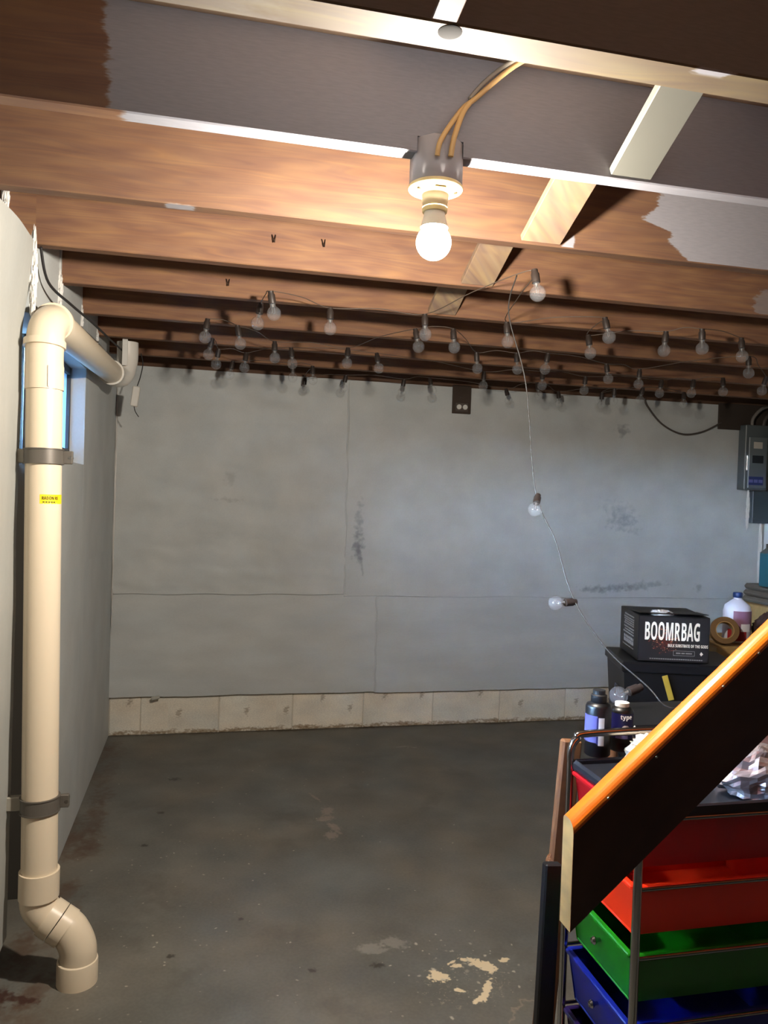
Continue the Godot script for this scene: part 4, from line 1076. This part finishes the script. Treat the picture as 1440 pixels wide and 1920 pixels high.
	put("body", k3, cardm, tb2)
	var fb := thing("folded_blanket", "grey-brown folded blanket at the photo edge under the teal carton", "blanket", Vector3(3.36, 0.82, 0.89))
	for i in 3:
		var fs2 := st(); box(fs2, Vector3(0, 0.016 + i * 0.032, 0), Vector3(0.32 - 0.01 * i, 0.030, 0.30), Basis(), 0.012)
		put("fold", fs2, mat("grey-brown blanket", Color(0.36, 0.33, 0.29), 0.95), fb)
	var ct := thing("drink_carton", "teal and red carton with a folded top standing on the blanket", "carton", Vector3(3.215, 0.917, 0.95))
	put("body", bb(Vector3(-0.045, 0, -0.045), Vector3(0.045, 0.165, 0.045), 0.003), mat("teal carton", Color(0.10, 0.32, 0.36), 0.45), ct)
	var gb := st()
	poly(gb, [Vector3(-0.045, 0.165, 0.045), Vector3(0.045, 0.165, 0.045), Vector3(0.045, 0.192, 0.002), Vector3(-0.045, 0.192, 0.002)], Vector3(0, 1, 1))
	poly(gb, [Vector3(-0.045, 0.165, -0.045), Vector3(0.045, 0.165, -0.045), Vector3(0.045, 0.192, -0.002), Vector3(-0.045, 0.192, -0.002)], Vector3(0, 1, -1))
	box(gb, Vector3(0, 0.202, 0), Vector3(0.09, 0.022, 0.005), Basis(), 0.001)
	for x in [-0.045, 0.045]: poly(gb, [Vector3(x, 0.165, -0.045), Vector3(x, 0.165, 0.045), Vector3(x, 0.192, 0)], Vector3(x, 0, 0))
	put("gable", gb, mat("grey carton top", Color(0.30, 0.30, 0.28), 0.5), ct)
	put("red_panel", bb(Vector3(-0.012, 0.09, 0.0448), Vector3(0.044, 0.15, 0.0458), 0.0), mat("red print", Color(0.60, 0.08, 0.10), 0.5), ct)
	put("pale_panel", bb(Vector3(-0.012, 0.01, 0.0448), Vector3(0.044, 0.05, 0.0458), 0.0), mat("white packet", Color(0.80, 0.74, 0.74), 0.5), ct)

func build_electrics() -> void:
	# board with a duplex outlet at the head of the back wall
	var o := thing("outlet_board", "small brown board with a twin socket hanging at the top of the back wall", "outlet", Vector3(1.868, 1.79, 0.03))
	put("board", bb(Vector3(-0.055, 0.0, 0.0), Vector3(0.053, 0.16, 0.018), 0.002), mat("dark brown board", Color(0.24, 0.19, 0.15), 0.8), o)
	var pl := put("outlet_plate", bb(Vector3(-0.040, 0.010, 0.018), Vector3(0.036, 0.062, 0.024), 0.003), mat("brown outlet plate", Color(0.30, 0.26, 0.23), 0.5), o)
	for x in [-0.020, 0.016]:
		put("receptacle", lt([Vector2(0.0, 0.004), Vector2(0.0135, 0.004), Vector2(0.0145, 0.002), Vector2(0.0145, -0.003)], 20, Transform3D(Basis(Vector3.RIGHT, PI / 2), Vector3(x, 0.036, 0.025))), mat("white receptacle", Color(0.84, 0.83, 0.80), 0.4), pl)
	# breaker box and its backing
	var bk := thing("backing_board", "dark plywood backing board at the top of the wall by the breaker box", "board", Vector3(3.62, 1.79, 0.03))
	put("plywood", bb(Vector3(-0.085, 0.0, 0.0), Vector3(0.27, 0.16, 0.015), 0.002), mat("dark plywood", Color(0.22, 0.18, 0.15), 0.8), bk)
	var e := thing("breaker_box", "narrow grey breaker box with white and blue labels on the back wall", "breaker box", Vector3(3.765, 1.42, 0.03))
	var gm := mat("grey enamel", Color(0.34, 0.37, 0.38), 0.4)
	put("housing", bb(Vector3(-0.078, 0, 0), Vector3(0.085, 0.40, 0.07), 0.004), gm, e)
	put("cover", bb(Vector3(-0.060, 0.012, 0.070), Vector3(0.070, 0.325, 0.082), 0.003), mat("grey cover", Color(0.42, 0.45, 0.46), 0.4), e)
	put("white_label", bb(Vector3(-0.030, 0.255, 0.0822), Vector3(0.032, 0.295, 0.0830), 0.0), mat("white paper label", Color(0.78, 0.75, 0.70), 0.7), e)
	put("dark_label", bb(Vector3(-0.036, 0.165, 0.0822), Vector3(0.042, 0.212, 0.0830), 0.0), mat("black label", Color(0.06, 0.065, 0.065), 0.6), e)
	var bl := put("blue_label", bb(Vector3(-0.058, 0.030, 0.0822), Vector3(0.046, 0.082, 0.0830), 0.0), mat("blue label", Color(0.16, 0.20, 0.42), 0.5), e)
	for k in 3: put("print_field", bb(Vector3(-0.055 + k * 0.034, 0.045, 0.083), Vector3(-0.027 + k * 0.034, 0.064, 0.0836), 0.0), mat("lilac print", Color(0.42, 0.42, 0.66), 0.5), bl)
	for x in [-0.068, -0.064]: put("latch", bb(Vector3(x - 0.001, 0.12, 0.07), Vector3(x + 0.001, 0.21, 0.075), 0.0005), mat("bright latch", Color(0.80, 0.80, 0.80), 0.25, 0.8), e)
	# gutter plate under the breaker box and the main panel on the right wall
	var gt := thing("metal_gutter", "dark grey metal trough below the breaker box in the corner", "trough", Vector3(3.77, 1.215, 0.03))
	put("trough_body", bb(Vector3(0.0, 0.0, 0.0), Vector3(0.125, 0.20, 0.05), 0.003), mat("dark grey enamel", Color(0.25, 0.28, 0.30), 0.45), gt)
	var mp := thing("main_panel", "pale grey electrical main panel on the right wall at the corner", "panel", Vector3(3.898, 1.29, 0.34))
	put("cabinet", bb(Vector3(-0.05, 0.0, -0.19), Vector3(0.0, 0.56, 0.19), 0.004), mat("pale grey enamel", Color(0.50, 0.56, 0.57), 0.4), mp)
	put("door", bb(Vector3(-0.060, 0.03, -0.16), Vector3(-0.0502, 0.53, 0.16), 0.003), mat("pale grey door", Color(0.54, 0.60, 0.61), 0.4), mp)
	# cables
	var cm := mat("grey-brown cable", Color(0.30, 0.27, 0.25), 0.5)
	var c1 := st(); tube(c1, smooth_path([Vector3(3.735, 1.80, 0.09), Vector3(3.74, 1.86, 0.09), Vector3(3.79, 1.92, 0.10), Vector3(3.87, 1.95, 0.11)]), 0.010, 8)
	tag(put("feed_cable", c1, mat("pale grey cable", Color(0.46, 0.44, 0.42), 0.5)), "pale grey cable curving up out of the breaker box", "cable")
	var c2 := st(); tube(c2, smooth_path([Vector3(3.82, 1.80, 0.085), Vector3(3.825, 1.85, 0.085), Vector3(3.85, 1.89, 0.09), Vector3(3.89, 1.92, 0.09)]), 0.011, 8)
	tag(put("feed_cable", c2, cm), "thick brown cable beside the breaker box at the corner", "cable")
	var c3 := st(); tube(c3, smooth_path([Vector3(3.02, 1.945, 0.045), Vector3(3.04, 1.90, 0.045), Vector3(3.14, 1.80, 0.045), Vector3(3.28, 1.745, 0.045), Vector3(3.42, 1.765, 0.045), Vector3(3.55, 1.83, 0.05)]), 0.0055, 8)
	tag(put("loop_cable", c3, cm), "dark cable hanging in a loop on the back wall", "cable")
	# cable at the left corner, adapter
	var c4 := st(); tube(c4, smooth_path([Vector3(0.012, 1.935, 2.02), Vector3(0.02, 1.86, 1.95), Vector3(0.05, 1.845, 1.76), Vector3(0.06, 1.87, 1.4), Vector3(0.07, 1.90, 0.9), Vector3(0.10, 1.90, 0.6)]), 0.004, 8)
	tag(put("wall_cable", c4, mat("dark grey cable", Color(0.14, 0.13, 0.13), 0.6)), "dark cable running above the sloping pipe along the left wall", "cable")
	var ad := thing("power_adapter", "white power adapter hanging by its cord at the far left corner", "adapter", Vector3(0.125, 1.735, 0.42))
	var s := st(); box(s, Vector3(0, 0, 0), Vector3(0.034, 0.095, 0.030), Basis(Vector3.BACK, -0.12), 0.004)
	put("case", s, mat("white adapter plastic", Color(0.84, 0.82, 0.78), 0.5), ad)
	s = st(); tube(s, smooth_path([Vector3(0.008, 0.05, 0), Vector3(0.022, 0.10, 0), Vector3(0.03, 0.16, -0.005), Vector3(0.02, 0.205, 0)]), 0.0026, 6)
	put("cord", s, mat("dark grey cable", Color(0.14, 0.13, 0.13), 0.6), ad)
	s = st(); tube(s, smooth_path([Vector3(-0.004, -0.047, 0), Vector3(0.002, -0.07, 0), Vector3(0.018, -0.095, 0)]), 0.0022, 6)
	put("plug_lead", s, mat("dark grey cable", Color(0.14, 0.13, 0.13), 0.6), ad)
	var sp := put("pipe_strap", bb(Vector3(-0.011, 0, -0.004), Vector3(0.011, 0.13, 0.004), 0.001), mat("white strap", Color(0.84, 0.83, 0.80), 0.5)); sp.position = Vector3(0.105, 1.83, 0.735)
	tag(sp, "white strap hanging from the joist over the far end of the pipe", "strap")

func _ready() -> void:
	setup()
	build_ceiling()
	build_walls()
	build_window("window_1", 1.087, 1.74, 1.385, 1.752, -0.068, 0.45)
	build_window("window_2", 2.66, 3.12, 1.17, 1.72, -0.16, 0.06)
	build_sky_shades()
	build_lamp()
	build_pipe()
	build_strings()
	build_rail()
	build_cart()
	build_table()
	build_stack()
	build_electrics()
